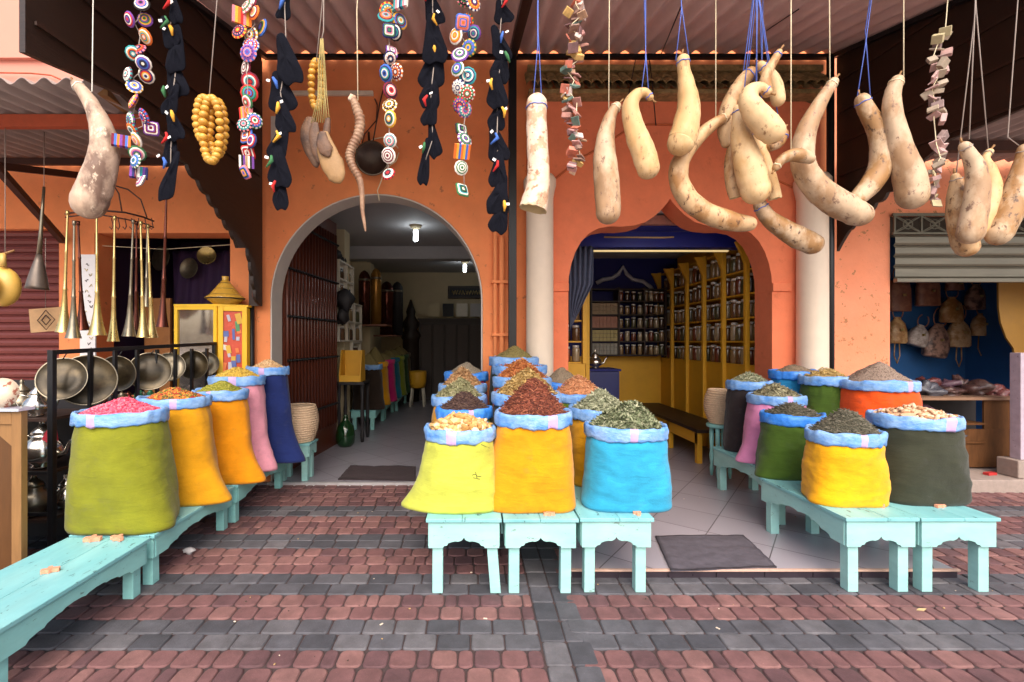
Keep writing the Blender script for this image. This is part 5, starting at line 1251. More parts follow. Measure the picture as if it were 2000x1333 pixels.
MB().bb(2.64, 2.66, 5.47, 7.83, .28, .42).build('rail', m_yellow, BN)
for y in (5.5, 6.3, 7.1, 7.75): MB().bb(2.64, 2.70, y, y+.06, .052, .42).build('leg', m_yellow, BN)
BN = thing('yellow_wall_bench', 'low ochre bench with a dark seat along the back wall', 'bench', (2.3, 7.6, .05))
MB().bb(1.95, 2.6, 7.3, 7.85, .42, .46).build('seat', m_darkwood, BN, bevel=.005)
MB().bb(1.97, 2.58, 7.31, 7.33, .28, .42).build('rail', m_yellow, BN)
for x in (1.98, 2.5): MB().bb(x, x+.06, 7.32, 7.38, .052, .42).build('leg', m_yellow, BN)
TSx, TSd = 2.64, 4.98
TS = thing('turned_leg_stool', 'small teal stool with turned legs under the woven basket by the right archway', 'stool', (TSx, TSd, .05))
MB().lathe([(.13, .53), (.14, .54), (.14, .56), (.13, .57)], (TSx, TSd, .05), 20).build('seat', m_mintlow, TS)
for a in range(4):
    an = PI/4+a*PI/2; x, y = TSx+.09*math.cos(an), TSd+.09*math.sin(an)
    MB().lathe([(.012, 0), (.022, .08), (.014, .12), (.024, .22), (.016, .27), (.024, .40), (.022, .53)], (x, y, .05), 10).build('leg', m_mintlow, TS)
basket(TSx, TSd, .622, .1, .14, .34, 'tall woven basket on the teal stool beside the black-brown sack', prof=lambda t: .075+.08*math.sin(PI*(.12+.70*t)))
# ================================================================== RIGHT STALL (handbags)
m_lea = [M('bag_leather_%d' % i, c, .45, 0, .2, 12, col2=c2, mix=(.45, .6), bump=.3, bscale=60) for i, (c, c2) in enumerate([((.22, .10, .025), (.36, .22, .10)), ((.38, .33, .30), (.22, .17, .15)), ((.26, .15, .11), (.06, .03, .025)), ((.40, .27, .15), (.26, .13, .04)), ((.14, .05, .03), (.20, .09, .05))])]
def handbag(px, py, w, h, mi, d, label, strap=0, rot=0):
    c = P(px, py, d); S = d/F; w *= S; h *= S
    Hb = thing('handbag', label, 'handbag', c, 'leather handbags on the blue stall wall')
    prof = [(.40, 0), (.50, .05), (.52, .30), (.50, .52), (.38, .75), (.20, .92), (.16, 1.0)] if mi != 4 else [(.48, 0), (.5, .05), (.48, .7), (.44, 1.0)]
    n = 20; vs = []; R3 = Matrix.Rotation(rot, 3, 'Y')
    for (q, t) in prof:
        for k in range(n):
            a = 2*PI*k/n; rr = (abs(math.cos(a))**3+abs(math.sin(a))**3)**(-1/3)
            vs.append(c+R3 @ Vector((math.cos(a)*rr*q*w+.012*noise.noise(Vector((px+a, t*4, 0))), math.sin(a)*rr*(.045+.035*q)*(1 if t < .9 else .4), (t-.5)*h)))
    m = len(prof)
    mb = MB().add(vs, [(i*n+k, i*n+(k+1) % n, (i+1)*n+(k+1) % n, (i+1)*n+k) for i in range(m-1) for k in range(n)]+[tuple(range(n))[::-1], tuple((m-1)*n+k for k in range(n))])
    mb.build('bag_body', m_lea[mi], Hb)
    MB().tube([c+R3 @ Vector((math.sin(t)*w*.30, -.01, h*.40+(1-math.cos(t))*h*.30)) for t in [-2.6+i*.4 for i in range(14)]], .007, 6).build('strap', m_lea[4], Hb)
    if strap:
        MB().tube([c+Vector((-.03, 0, -h*.5)), c+Vector((-.04, 0, -h*.5-.16)), c+Vector((-.0, 0, -h*.5-.26)), c+Vector((.035, 0, -h*.5-.16)), c+Vector((.03, 0, -h*.5))], .007, 6).build('hanging_strap', m_lea[0], Hb)
    MB().bb(c.x-.02, c.x+.02, c.y-.085, c.y-.078, c.z-.01, c.z+.02).build('clasp', m_brass, Hb)
dB = 6.15
for a in [(1752, 645, 34, 52, 0, 'tan leather handbag nearest the orange wall, lower row', 1), (1793, 655, 36, 42, 1, 'silvery grey leather handbag left of the spotted one', 0, .3), (1829, 665, 46, 66, 2, 'big spotted leather handbag hanging lowest', 0, .15),
          (1873, 650, 40, 56, 3, 'cream and tan bucket handbag with a dangling strap', 1), (1858, 605, 40, 50, 0, 'golden tan bucket handbag above the cream one', 0), (1916, 634, 34, 44, 3, 'small square tan handbag with long straps', 1),
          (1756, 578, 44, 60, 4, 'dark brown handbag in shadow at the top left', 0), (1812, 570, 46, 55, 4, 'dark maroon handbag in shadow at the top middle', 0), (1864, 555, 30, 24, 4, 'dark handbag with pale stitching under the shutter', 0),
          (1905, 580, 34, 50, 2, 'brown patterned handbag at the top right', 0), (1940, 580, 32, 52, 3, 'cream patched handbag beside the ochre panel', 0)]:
    handbag(*a[:5], dB, a[5], a[6], a[7] if len(a) > 7 else 0)
YPn = thing('ochre_panel', 'ochre plywood panel with a curved lower corner at the right of the handbag stall', 'panel', (6.0, 5.3, 1.5))
o = [P(x, y, 5.3) for x, y in [(1950, 520), (1951, 600), (1955, 630), (1966, 660), (1980, 680), (1984, 715), (2080, 715), (2080, 520)]]
MB().plate([(p.x, p.z) for p in o], [], lambda u, v, w: Vector((u, 5.3+w, v)), .02).build('panel_board', M('ochre_ply', (.24, .12, .012), .6, 0, .1, 4), YPn)
SC = thing('stall_counter', 'brown wooden stall counter with shelves of plastic-wrapped goods under the handbags', 'counter', (5.1, 5.1, .12))
m_ctr = M('counter_plywood', (.10, .042, .015), .8, 0, .3, 4, stretch=(3, 3, .6), spec=.15)
zt = EYE-110/F*5.0
MB().bb(4.30, 5.93, 4.98, 5.6, zt-.03, zt).build('counter_top', M('counter_edge', (.24, .14, .09), .7, spec=.2), SC, bevel=.004)
MB().bb(5.0, 5.93, 5.02, 5.04, .14, .55).build('front_panel', m_ctr, SC)
MB().bb(5.50, 5.93, 5.02, 5.04, .552, zt-.032).build('front_panel', m_ctr, SC)
MB().bb(4.30, 5.50, 4.99, 5.5, .60, .62).build('shelf_board', m_ctr, SC)
MB().bb(4.30, 5.50, 5.0, 5.5, .40, .42).build('shelf_board', m_ctr, SC)
MB().bb(4.30, 5.93, 5.5, 5.55, .13, zt-.032).build('back_panel', m_dark, SC)
MB().bb(4.30, 4.34, 5.0, 5.5, .13, zt-.032).build('side_panel', m_ctr, SC)
m_pl = [M('wrap_%d' % i, c, .22, 0, .4, 30, bump=1.0, bscale=35, coat=.3) for i, c in enumerate([(.15, .08, .11), (.09, .045, .04), (.08, .08, .10), (.20, .17, .17), (.13, .035, .035)])]
k = 0
for (x, y, z, w, h, mi, lb) in [(4.55, 5.2, zt, .16, .07, 3, 'pale plastic-wrapped parcel at the left end of the counter'), (4.80, 5.25, zt, .20, .10, 0, 'mauve plastic-wrapped parcel on the counter'), (5.06, 5.2, zt, .18, .12, 2, 'dark pointed plastic-wrapped parcel standing on the counter'),
                           (5.30, 5.25, zt, .22, .08, 1, 'flat maroon plastic-wrapped parcel in the middle of the counter'), (5.62, 5.25, zt, .20, .13, 1, 'heap of reddish wrapped slippers on the counter'), (5.82, 5.2, zt, .14, .10, 4, 'red wrapped parcel at the right end of the counter'),
                           (5.02, 5.15, .62, .22, .12, 0, 'lilac plastic bag bulging off the middle shelf'), (4.72, 5.15, .62, .18, .10, 2, 'blue-grey plastic bag on the middle shelf'), (5.20, 5.12, .42, .20, .10, 2, 'grey plastic bag on the lower shelf')]:
    mb = MB().blob((x, y, z+h*.48), (w*.62, .12, h*.62), 18, 12, (0, 0, k), 0, 1.1, k*3.3)
    tag(mb.build('wrapped_parcel', m_pl[mi], origin=(x, y, z)), lb, 'parcel', 'plastic-wrapped goods on the stall'); k += 1
rs = random.Random(12)
for i in range(12):
    top = i < 7; x = 4.45+i*.2 if top else 4.5+(i-7)*.2; z = zt+.05 if top else .62; w = rs.uniform(.09, .15); h = rs.uniform(.05, .10)
    tag(MB().blob((x+rs.uniform(-.03, .03), 5.42 if top else 5.3, z+h*.5), (w, .09, h), 14, 9, (0, rs.uniform(-.3, .3), i), 0, 1.2, i*2.1).build('wrapped_parcel', m_pl[i % 5], origin=(x, 5.4, z)),
        'shiny wrapped bundle, %s from the left in the back row %s' % (['first', 'second', 'third', 'fourth', 'fifth', 'sixth', 'seventh'][i if top else i-7], 'on the stall counter' if top else 'of the middle shelf'), 'parcel', 'plastic-wrapped goods on the stall')
LPs = thing('painted_post', 'chipped lilac-grey wooden post on a block at the right edge', 'post', (5.6, 4.75, .12))
MB().bb(5.52, 5.75, 4.70, 4.80, .30, 1.38).build('post_shaft', M('lilac_paint', (.42, .35, .42), .7, 0, .15, 6, col3=(.14, .08, .07), s3=14, mix3=(.66, .70)), LPs, bevel=.006)
MB().bb(5.45, 5.82, 4.66, 4.86, .122, .30).build('base_block', m_conc, LPs, bevel=.01)
tag(MB().box((5.32, 4.8, .135), (.11, .05, .025), (0, 0, .2)).build('red_packet', M('red_card', (.45, .03, .03), .5), origin=(5.32, 4.8, .12)), 'small red packet on the kerb in front of the stall counter', 'packet')
# ================================================================== LEFT STALLS
WC = thing('stall_shelving', 'dark shelving of pots inside the window of the left stall', 'shelving', (-3.3, 5.6, .9))
m_stsh = M('stall_shelf_wood', (.16, .07, .03), .6, 0, .2, 5)
for z in (1.15, 1.62): MB().bb(-3.62, -2.5, 5.55, 5.95, z, z+.025).build('shelf_board', m_stsh, WC)
MB().bb(-3.85, -3.55, 5.45, 5.49, .3, 2.0).build('plank', M('orange_plank', (.32, .13, .035), .6, 0, .2, 4), WC)
MB().bb(-3.45, -3.38, 5.5, 5.54, .3, 1.62).build('upright', m_stsh, WC)
rs = random.Random(3)
for j, z in enumerate((1.176, 1.646)):
    for i in range(7):
        x = -3.3+i*.125; r = rs.uniform(.04, .058); h = rs.uniform(.12, .28)
        tag(MB().lathe([(r*.6, 0), (r, h*.25), (r*.95, h*.5), (r*.4, h*.75), (r*.5, h*.9), (r*.1, h)], (x, 5.65, z), 14).build('metal_pot', [m_brassd, m_silver, m_dark, m_copper][rs.randrange(4)], origin=(x, 5.65, z)),
            '%s small metal pot on the %s shelf in the left stall window' % (['first', 'second', 'third', 'fourth', 'fifth', 'sixth', 'seventh'][i], ['lower', 'upper'][j]), 'pot', 'metal pots in the left stall')
PC = thing('purple_cloth', 'purple cloth hanging in the left stall window', 'cloth', (-3.6, 5.7, 2.2))
mb = MB(); vs = []
for i in range(13):
    for k in range(25):
        vs.append((-3.75+k*.032, 5.8+.03*math.sin(k*1.1+i*.2), 2.62-i*.06))
mb.add(vs, [(i*25+k, i*25+k+1, (i+1)*25+k+1, (i+1)*25+k) for i in range(12) for k in range(24)])
q = mb.build('cloth_drape', M('purple_fabric', (.03, .008, .05), .8), PC); so = q.modifiers.new('thick', 'SOLIDIFY'); so.thickness = .004
for i, (px, py, r, m) in enumerate([(318, 505, .16, m_brassd), (372, 525, .13, m_brassd), (280, 520, .10, m_dark), (405, 500, .11, m_brass), (250, 500, .12, m_copper)]):
    c = P(px, py, 5.75)
    tag(MB().lathe([(.001, 0), (r*.8, .004), (r, .03), (r*.96, .03), (r*.75, .012), (.001, .008)][::1], c, 22, axis=(.2*(i-2), -1, .1)).build('hanging_plate', m, origin=c), ['large round metal plate hanging in the stall window', 'dull brass plate right of the large plate', 'black plate hanging in the stall window', 'shiny brass plate at the window right', 'copper plate over the purple cloth'][i], 'plate', 'plates hanging in the stall window')
tag(MB().tube([P(200, 480, 5.0), P(320, 487, 5.3), P(450, 478, 5.0)], .004, 5).build('wire', m_rope, origin=P(320, 487, 5.3)), 'pale wire strung across the top of the left stall window', 'wire')
# trumpets
TR = thing('hook_rail', 'curved rusty rail with hooks and arched hoops from which the long trumpets hang', 'rail', P(240, 420, 3.9))
dT = 3.9
MB().tube([P(x, y, dd) for x, y, dd in [(128, 418, 3.75), (160, 412, 3.7), (200, 411, 3.75), (245, 415, 3.85), (280, 424, 4.0), (300, 432, 4.1)]], .008, 6).build('rail_bar', m_rust, TR)
MB().tube([P(x, y, dd) for x, y, dd in [(128, 424, 3.75), (160, 420, 3.7), (200, 420, 3.75), (245, 428, 3.85), (280, 436, 4.0), (300, 444, 4.1)]], .006, 6).build('rail_bar', m_rust, TR)
MB().tube([P(x, y, 3.9) for x, y in [(180, 412), (190, 385), (205, 368), (222, 362), (232, 378), (238, 412)]], .006, 6).build('hoop', m_rust, TR)
MB().tube([P(x, y, 3.95) for x, y in [(222, 362), (250, 370), (275, 390), (287, 425)]], .006, 6).build('hoop', m_rust, TR)
MB().tube([P(222, 362, 3.9), Vector((P(222, 362, 3.9).x, 3.9, 3.29))], .006, 6).build('hanger', m_rust, TR)
for i in range(7):
    x = 218+i*13; MB().tube([P(x, 426, 3.92), P(x+3, 442, 3.92), P(x, 448, 3.92), P(x-4, 443, 3.92)], .004, 5).build('hook', m_rust, TR)
TRL = [(132, 420, 124, 650, 13, m_brass, 3.7, 'leftmost long brass trumpet, bright gold'), (145, 440, 143, 662, 13, m_brassd, 3.55, 'dull grey trumpet second from the left'), (153, 440, 161, 646, 12, m_copper, 3.85, 'dark trumpet with a black bell behind the two leftmost ones'),
       (189, 425, 190, 656, 15, m_brass, 3.6, 'pale gold trumpet with the widest bell'), (224, 430, 221, 668, 10, m_brass, 3.75, 'lone bright trumpet hanging lowest, right of the widest bell'), (260, 437, 252, 658, 12, m_brassd, 3.9, 'dull trumpet slanting to the left in the right cluster'),
       (267, 440, 266, 646, 8, m_copper, 4.05, 'thin dark trumpet in the middle of the right cluster'), (275, 440, 280, 660, 11, m_brass, 3.8, 'gold trumpet slanting to the right in the right cluster'), (288, 445, 286, 600, 7, m_brassd, 4.05, 'short dull trumpet behind the right cluster'), (289, 446, 297, 661, 10, m_brass, 3.95, 'rightmost gold trumpet of the hook rail'),
       (325, 385, 317, 640, 11, m_copper, 3.5, 'long copper-brown trumpet hanging alone right of the rail')]
for (x0, y0, x1, y1, r, m, d, lb) in TRL:
    Tt = thing('long_trumpet', lb, 'trumpet', P(x0, y0, d), 'long brass trumpets hung up for sale')
    a, b = P(x0, y0, d), P(x1, y1, d); rr = r*d/F; L_ = (b-a)
    pr = [(0, .007), (.12, .0075), (.30, .009), (.31, .012), (.32, .009), (.55, .011), (.62, .013), (.63, .017), (.64, .013), (.8, rr*.42), (.9, rr*.66), (.97, rr*.92), (.995, rr*1.06)]
    MB().tube([a+L_*t for t, _ in pr], [q for _, q in pr], 14, cap=False).build('flared_tube', m, Tt)
    MB().tube([a+L_*.0, a+L_*.0+Vector((0, 0, .035))], .012, 10).build('mouthpiece', m, Tt)
    n_ = L_.normalized()
    MB().tube([b+(-n_)*.01, b+(-n_)*.006], rr*.97, 14, cap=True).build('bell_shade', m_dark, Tt)  # black disc painted as the shade inside the hollow bell
Bt = thing('bell_trumpet', 'dull conical trumpet hanging alone in front of the maroon shutter', 'trumpet', P(85, 370, 3.9))
a, b = P(86, 365, 3.9), P(72, 565, 3.9); L_ = b-a
MB().tube([a, a+L_*.25, a+L_*.45, a+L_*.68], [.010, .012, .014, .020], 12).build('stem', m_brassd, Bt)
MB().tube([a+L_*.66, a+L_*.74, a+L_*.88, a+L_*.97, a+L_], [.02, .035, .062, .075, .082], 18).build('bell', M('lead_grey_metal', (.16, .13, .11), .45, .6, .2, 8), Bt)
MB().tube([a, Vector((a.x, a.y, 3.25))], .003, 5).build('string', m_greystr, Bt)
# lute
LU = thing('lute', 'yellow round-backed lute hanging at the left edge', 'lute', P(8, 560, 3.6))
MB().blob(P(6, 560, 3.62), (.125, .085, .155), 22, 14, (0, 0, 0), 0).build('lute_body', M('lute_ochre', (.62, .38, .08), .4, 0, .1, 6), LU)
MB().lathe([(.001, 0), (.10, 0), (.098, .012), (.001, .014)], P(-8, 560, 3.56)+Vector((0, -.03, 0)), 22, axis=(-.45, -1, 0)).build('soundboard', M('lute_front', (.72, .48, .28), .6, 0, .1, 8, col3=(.25, .07, .03), s3=14, mix3=(.62, .65)), LU)
MB().tube([P(6, 520, 3.58), P(6, 495, 3.58)], [.022, .018], 8).build('neck', M('lute_neck', (.55, .36, .10), .4), LU)
MB().tube([P(4, 497, 3.58), P(28, 489, 3.6)], [.012, .007], 8).build('pegbox', m_frame, LU)
MB().tube([P(10, 492, 3.58), Vector((P(10, 492, 3.58).x, 3.58, 3.26))], .003, 5).build('string', m_greystr, LU)
# cards
WCd = thing('printed_board', 'tall white printed board with gold scribbles beside the stall window', 'board', P(170, 690, 4.6))
a, b = P(156, 497, 4.6), P(186, 745, 4.6)
MB().bb(a.x, b.x+.0, 4.6, 4.615, b.z, a.z).build('board_panel', M('white_card', (.70, .68, .70), .5, 0, .04), WCd)
mb = MB(); rs = random.Random(9)
for i in range(22):
    z = a.z-.10-i*.052; x = rs.uniform(a.x+.03, b.x-.05)
    mb.tube([(x+.01*t, 4.597, z+.014*math.sin(t*2+i)) for t in range(4)], .0035, 4, mi=rs.randrange(2))
mb.build('scribble', [m_brass, m_rust], WCd)
CD = thing('tooled_card', 'tan card with a tooled diamond motif hanging before the maroon shutter', 'card', P(90, 625, 3.95))
pa, pb, pc, pd_ = P(56, 604, 3.95), P(121, 599, 4.05), P(123, 645, 4.05), P(60, 650, 3.95)
MB().add([pa, pb, pc, pd_]+[p+Vector((0, .012, 0)) for p in (pa, pb, pc, pd_)], [(3, 2, 1, 0), (4, 5, 6, 7), (0, 1, 5, 4), (1, 2, 6, 5), (2, 3, 7, 6), (3, 0, 4, 7)], 0, False).build('card_panel', M('tan_card', (.50, .30, .15), .7, 0, .12, 12), CD)
e = Vector((0, -.004, 0)); dm = [P(90, 606, 3.98)+e, P(108, 624, 3.99)+e, P(91, 644, 3.98)+e, P(74, 626, 3.97)+e]
MB().tube(dm+[dm[0]], .004, 4).tube([(p+(dm[0]+dm[2])/2)/2 for p in dm+[dm[0]]], .006, 4).build('diamond_motif', m_rust, CD)
MB().tube([(pa+pb)/2, (pa+pb)/2+Vector((0, 0, .60))], .003, 4).build('string', m_greystr, CD)
# yellow glass cabinet + tagine
YC = thing('glass_cabinet', 'bright yellow cabinet with a reflecting glass door and stickers behind its side pane', 'cabinet', (-2.6, 4.7, .6))
x0, xm, x1 = -2.975, -2.54, -2.30; y0 = 4.64; zt = 1.845; zb_ = .6
def frame(xa, xb, ya, yb, w=.035):
    A_, B_ = Vector((xa, ya, 0)), Vector((xb, yb, 0)); L_ = (B_-A_).length; dr = (B_-A_)/L_; an = math.atan2(dr.y, dr.x)
    def bx_(t0, t1, z0, z1, nm, m, off=0, th=.03):
        c = A_+dr*((t0+t1)/2)+Vector((-dr.y, dr.x, 0))*off
        MB().box((c.x, c.y, (z0+z1)/2), (t1-t0, th, z1-z0), (0, 0, an)).build(nm, m, YC, bevel=.003 if th > .02 else 0)
    bx_(0, w, zb_, zt, 'frame_bar', m_yellow2); bx_(L_-w, L_, zb_, zt, 'frame_bar', m_yellow2)
    bx_(w, L_-w, zt-w, zt, 'frame_bar', m_yellow2); bx_(w, L_-w, zb_, zb_+w, 'frame_bar', m_yellow2)
    return bx_, L_, dr, A_, an
bx_, L_, dr, A_, an = frame(x0, xm, y0, y0-.02)
bx_(.035, L_-.035, zb_+.035, zt-.035, 'glass_pane', M('dusty_mirror_glass', (.42, .38, .36), .06, .85, .05), .008, .006)
bx_, L_, dr, A_, an = frame(xm+.004, x1, y0-.016, y0+.09, .045)
bx_(.045, L_-.045, zb_+.045, zt-.045, 'glass_pane', M('red_backing', (.62, .08, .04), .25, 0, .1), .008, .006)
rs = random.Random(4); stc = [M('sticker_%d' % i, c, .4) for i, c in enumerate([(.75, .70, .62), (.10, .14, .40), (.70, .42, .05), (.08, .28, .12), (.35, .06, .20), (.55, .52, .60), (.8, .2, .05)])]
k = 0
for i in range(4):
    for j in range(9):
        if rs.random() < .25 or (j > 6 and rs.random() < .6): continue
        t = .06+i*.04+rs.uniform(-.012, .012); z = zb_+.5+j*.08+rs.uniform(-.03, .03); c = A_+dr*(t+.0)+Vector((-dr.y, dr.x, 0))*-.004
        if t > L_-.055: continue
        MB().box((c.x, c.y, z), (rs.uniform(.02, .055), .004+.0002*k, rs.uniform(.03, .11)), (0, rs.uniform(-.3, .3), an)).build('sticker', stc[rs.randrange(7)], YC); k += 1
MB().bb(x0+.01, x1-.01, y0+.10, y0+.24, zb_, zt-.01).build('cabinet_body', m_yellow2, YC, bevel=.004)
MB().add([(x0, y0-.02, zt), (xm, y0-.04, zt), (x1+.01, y0+.09, zt), (x1+.01, y0+.245, zt), (x0, y0+.245, zt)]+[(a_, b_, zt+.02) for a_, b_ in [(x0, y0-.02), (xm, y0-.04), (x1+.01, y0+.09), (x1+.01, y0+.245), (x0, y0+.245)]],
         [(4, 3, 2, 1, 0), (5, 6, 7, 8, 9)]+[(i, (i+1) % 5, 5+(i+1) % 5, 5+i) for i in range(5)], 0, False).build('cabinet_top', m_yellow2, YC)
TGc = (-2.515, 4.72, zt+.021)
TG = thing('tagine', 'ochre tagine with a black-ringed conical lid standing on the yellow cabinet', 'tagine', TGc)
m_tag1 = M('tagine_ochre', (.62, .35, .05), .25, 0, .08, 5, coat=.4); m_tag2 = M('tagine_black', (.05, .03, .015), .3)
MB().lathe([(.10, 0), (.11, .008), (.16, .045), (.168, .055)], TGc, 32).build('base_dish', m_tag1, TG)
pr = [(.185, .058), (.188, .066), (.165, .085), (.150, .097), (.146, .101), (.125, .125), (.100, .158), (.095, .163), (.076, .19), (.055, .215), (.048, .222), (.042, .24), (.030, .243), (.030, .262), (.034, .285), (.030, .288), (.001, .286)]
MB().lathe(pr, TGc, 32, mis=[1, 0, 0, 1, 0, 0, 1, 0, 0, 1, 0, 0, 0, 0, 0, 1]).build('conical_lid', [m_tag1, m_tag2], TG)
# tray rack
RK = thing('tray_rack', 'black iron rack behind the left sacks, hung with round metal trays', 'rack', (-2.78, 3.1, 0))
xr = -2.78
XK = lambda y: xr+(y-3.08)*.155
MB().beam((xr, 3.08, 1.425), (XK(4.6), 4.6, 1.475), .024, .03).build('top_bar', m_black, RK)
MB().bb(xr-.018, xr+.018, 3.055, 3.09, 0, 1.44).build('post', m_black, RK, bevel=.003)
MB().bb(XK(4.58)-.015, XK(4.58)+.015, 4.56, 4.60, 0, 1.46).build('post', m_black, RK, bevel=.003)
for z in (.62, .35): MB().bb(xr-.5, xr-.021, 3.06, 3.08, z, z+.02).build('cross_bar', m_black, RK)
MB().bb(xr-.52, xr-.50, 3.05, 3.09, 0, 1.2).build('post', m_black, RK)
for i in range(7): MB().bb(XK(3.3+i*.19)+.01, XK(3.3+i*.19)+.028, 3.30+i*.19, 3.33+i*.19, .6, 1.43).build('strap_bar', m_black, RK)
for i, (dy, r, z, m, lb) in enumerate([(3.22, .155, 1.24, m_tray, 'round tray nearest the rack post, partly behind the big tray'), (3.36, .180, 1.22, m_tray, 'largest round tray, catching a coloured reflection'), (3.66, .165, 1.25, m_tray, 'third round tray on the rack'), (3.92, .17, 1.25, m_tray, 'fourth round tray with a bright curved edge'),
                                       (4.18, .16, 1.27, m_brassd, 'fifth round tray, silvery'), (4.42, .15, 1.28, m_tray, 'sixth round tray near the yellow cabinet'), (4.64, .14, 1.28, m_brassd, 'farthest small round tray on the rack')]):
    c = Vector((XK(dy)-.06+.04*(i % 2), dy*.93+.20, z)); Ty = thing('metal_tray', lb, 'tray', c, 'round metal trays on the black rack')
    ax = (.30+.08*(i % 3), -.95, .10+.05*(i % 2))
    ax = (.34+.22*math.sin(i*2.3), -.9, .1+.16*math.cos(i*1.7)); r *= [.95, 1, .84, .92, .80, .9, .85][i]
    MB().lathe([(.001, 0), (r*.84, 0), (r*.90, .004), (r*.96, .010), (r, .013), (r*.995, .016), (r*.95, .013), (r*.88, .006), (r*.5, .004), (r*.46, .007), (.001, .006)], c, 36, axis=ax, mis=[0, 0, 0, 1, 1, 1, 0, 0, 0, 0]).build('tray_dish', [m, m_brassd], Ty)
    MB().tube([c+Vector((0, 0, r*.9)), c+Vector((.03, 0, 1.42-z))], .004, 5).build('hook', m_black, Ty)
# wooden crate counter at the left edge
CR = thing('display_case', 'plywood display case with bare pine edges at the left edge, seen from behind', 'case', (-2.9, 2.75, 0))
MB().bb(-3.9, -2.60, 2.64, 2.655, .02, 1.10).build('back_panel', m_ply, CR)
MB().bb(-2.60, -2.545, 2.62, 2.66, 0, 1.105).build('pine_upright', m_frame, CR, bevel=.003)
MB().bb(-3.9, -2.601, 2.62, 2.66, 1.03, 1.10).build('pine_rail', m_frame, CR, bevel=.003)
MB().plate([(-2.75, 1.03), (-2.60, .90), (-2.60, 1.03)], [], lambda u, v, w: Vector((u, 2.63+w, v)), .025).build('corner_brace', m_frame, CR)
MB().bb(-3.9, -2.54, 2.60, 2.70, 1.106, 1.122).build('glass_top', M('case_glass', (.45, .5, .58), .08, 0, .05, spec=.8), CR)
c = P(2, 793, 2.66); c.z = 1.124
tag(MB().lathe([(.001, .0), (.085, .0), (.09, .006), (.001, .012)], c+Vector((0, 0, .075)), 24, axis=(.3, -1, .25)).build('small_plate', M('ivory_plate', (.60, .48, .36), .4, 0, .1, 20, col3=(.3, .1, .06), s3=25, mix3=(.56, .6)), origin=c), 'small ivory patterned plate leaning on the glass-topped display case', 'plate')
# silver goods behind
GS = thing('goods_shelf', 'dark shelf of silver teapots between the display case and the black rack post', 'shelf', (-3.1, 3.4, 0))
for z in (.30, .62, .98): MB().bb(-4.0, -2.86, 3.12, 3.6, z-.02, z).build('shelf_board', m_darkwood2, GS)
MB().bb(-4.0, -2.86, 3.58, 3.6, 0, 1.2).build('back_board', m_dark, GS)
teapot((-2.98, 3.22, .63), 1.15, m_silver, 'large silver teapot lying with its spout towards the rack post', 0, 0)
teapot((-3.0, 3.2, .985), .75, m_silver, 'small silver teapot on the top shelf behind the display case', .3)
teapot((-3.02, 3.2, .305), 1.0, m_brassd, 'tarnished teapot on the lowest shelf behind the display case', .1)
teapot((-2.93, 3.35, .305), .8, m_silver, 'silver teapot half hidden on the lowest shelf', 2.8)
teapot((-3.2, 3.3, .985), .8, m_brassd, 'dull teapot at the back of the top shelf', -.6)
tag(MB().plate([(0, 0), (.16, .02), (.13, .17)], [], lambda u, v, w: Vector((-2.96+u*.8, 3.17+w, .80+v)), .01).build('red_cloth_scrap', M('red_cloth', (.35, .015, .03), .8), origin=(-2.9, 3.17, .8)), 'red triangular cloth tucked behind the rack post', 'cloth')
LTb = thing('trinket_table', 'dark table crowded with small glinting trinkets before the maroon shutter', 'table', (-3.6, 4.3, 0))
MB().bb(-4.9, -3.0, 4.0, 4.6, .92, .95).build('table_top', m_darkwood2, LTb)
for x in (-4.85, -3.05):
    for y in (4.03, 4.55): MB().bb(x-.02, x+.02, y-.02, y+.02, 0, .92).build('leg', m_darkwood2, LTb)
rs = random.Random(6); tm = [m_silver, m_brassd, m_dark, M('red_enamel', (.3, .01, .02), .2), m_brass, M('green_enamel', (.02, .12, .06), .2), m_copper]
mb = MB()
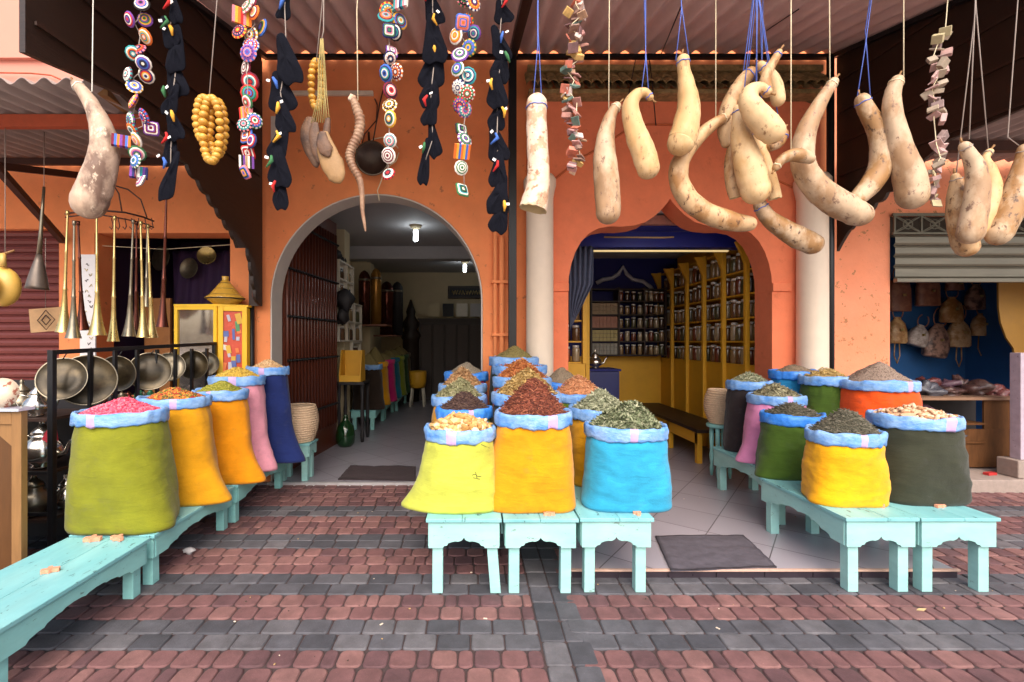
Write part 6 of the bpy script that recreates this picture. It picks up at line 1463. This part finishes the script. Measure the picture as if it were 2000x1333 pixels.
for i in range(150):
    x, y = rs.uniform(-4.85, -3.02), rs.uniform(4.02, 4.5); g = rs.uniform(.02, .045)
    mb.lathe([(g*.7, 0), (g, g*.4), (g*.5, g*.9), (g*.7, g*1.2), (.001, g*rs.uniform(1.4, 2.6))], (x, y, .951), 9, rs.randrange(7))
tag(mb.build('trinkets', tm, origin=(-3.9, 4.3, .951)), 'crowd of tiny metal trinkets and enamel lids on the dark table', 'trinkets', kind='stuff')
# ================================================================== CAMERA, LIGHT
cd = bpy.data.cameras.new('camera'); cam = bpy.data.objects.new('camera', cd); COL.objects.link(cam)
cam.location = (0, 0, EYE); cam.rotation_euler = (PI/2, 0, 0)
cd.sensor_width = 36; cd.lens = F/2000*36; cd.shift_x = (1000-PX)/2000; cd.shift_y = 0; cd.clip_end = 400; cd.clip_start = .05
sc.camera = cam
w = bpy.data.worlds.new('World'); sc.world = w; w.use_nodes = True
nt = w.node_tree; bg = nt.nodes['Background']
sky = nt.nodes.new('ShaderNodeTexSky'); sky.sky_type = 'NISHITA'; sky.sun_disc = False
EL, AZ = 46, 176
sky.sun_elevation = math.radians(EL); sky.sun_rotation = math.radians(AZ)
sky.air_density = 1.0; sky.dust_density = 4.0; sky.ozone_density = .6
nt.links.new(sky.outputs[0], bg.inputs[0]); bg.inputs[1].default_value = .15
ld = bpy.data.lights.new('sun', 'SUN'); ld.energy = 1.45; ld.angle = math.radians(62); ld.color = (1, .91, .80)
sun = bpy.data.objects.new('sun', ld); COL.objects.link(sun)
a = math.radians(AZ); e = math.radians(EL)
sd = Vector((math.sin(a)*math.cos(e), math.cos(a)*math.cos(e), math.sin(e)))
sun.rotation_euler = sd.to_track_quat('Z', 'Y').to_euler()
sc.view_settings.view_transform = 'Standard'; sc.view_settings.look = 'None'; sc.view_settings.gamma = 1; sc.view_settings.exposure = 1.05
sc.cycles.max_bounces = 8; sc.cycles.diffuse_bounces = 5; sc.cycles.glossy_bounces = 4; sc.cycles.use_denoising = True
sc.cycles.sample_clamp_indirect = 6
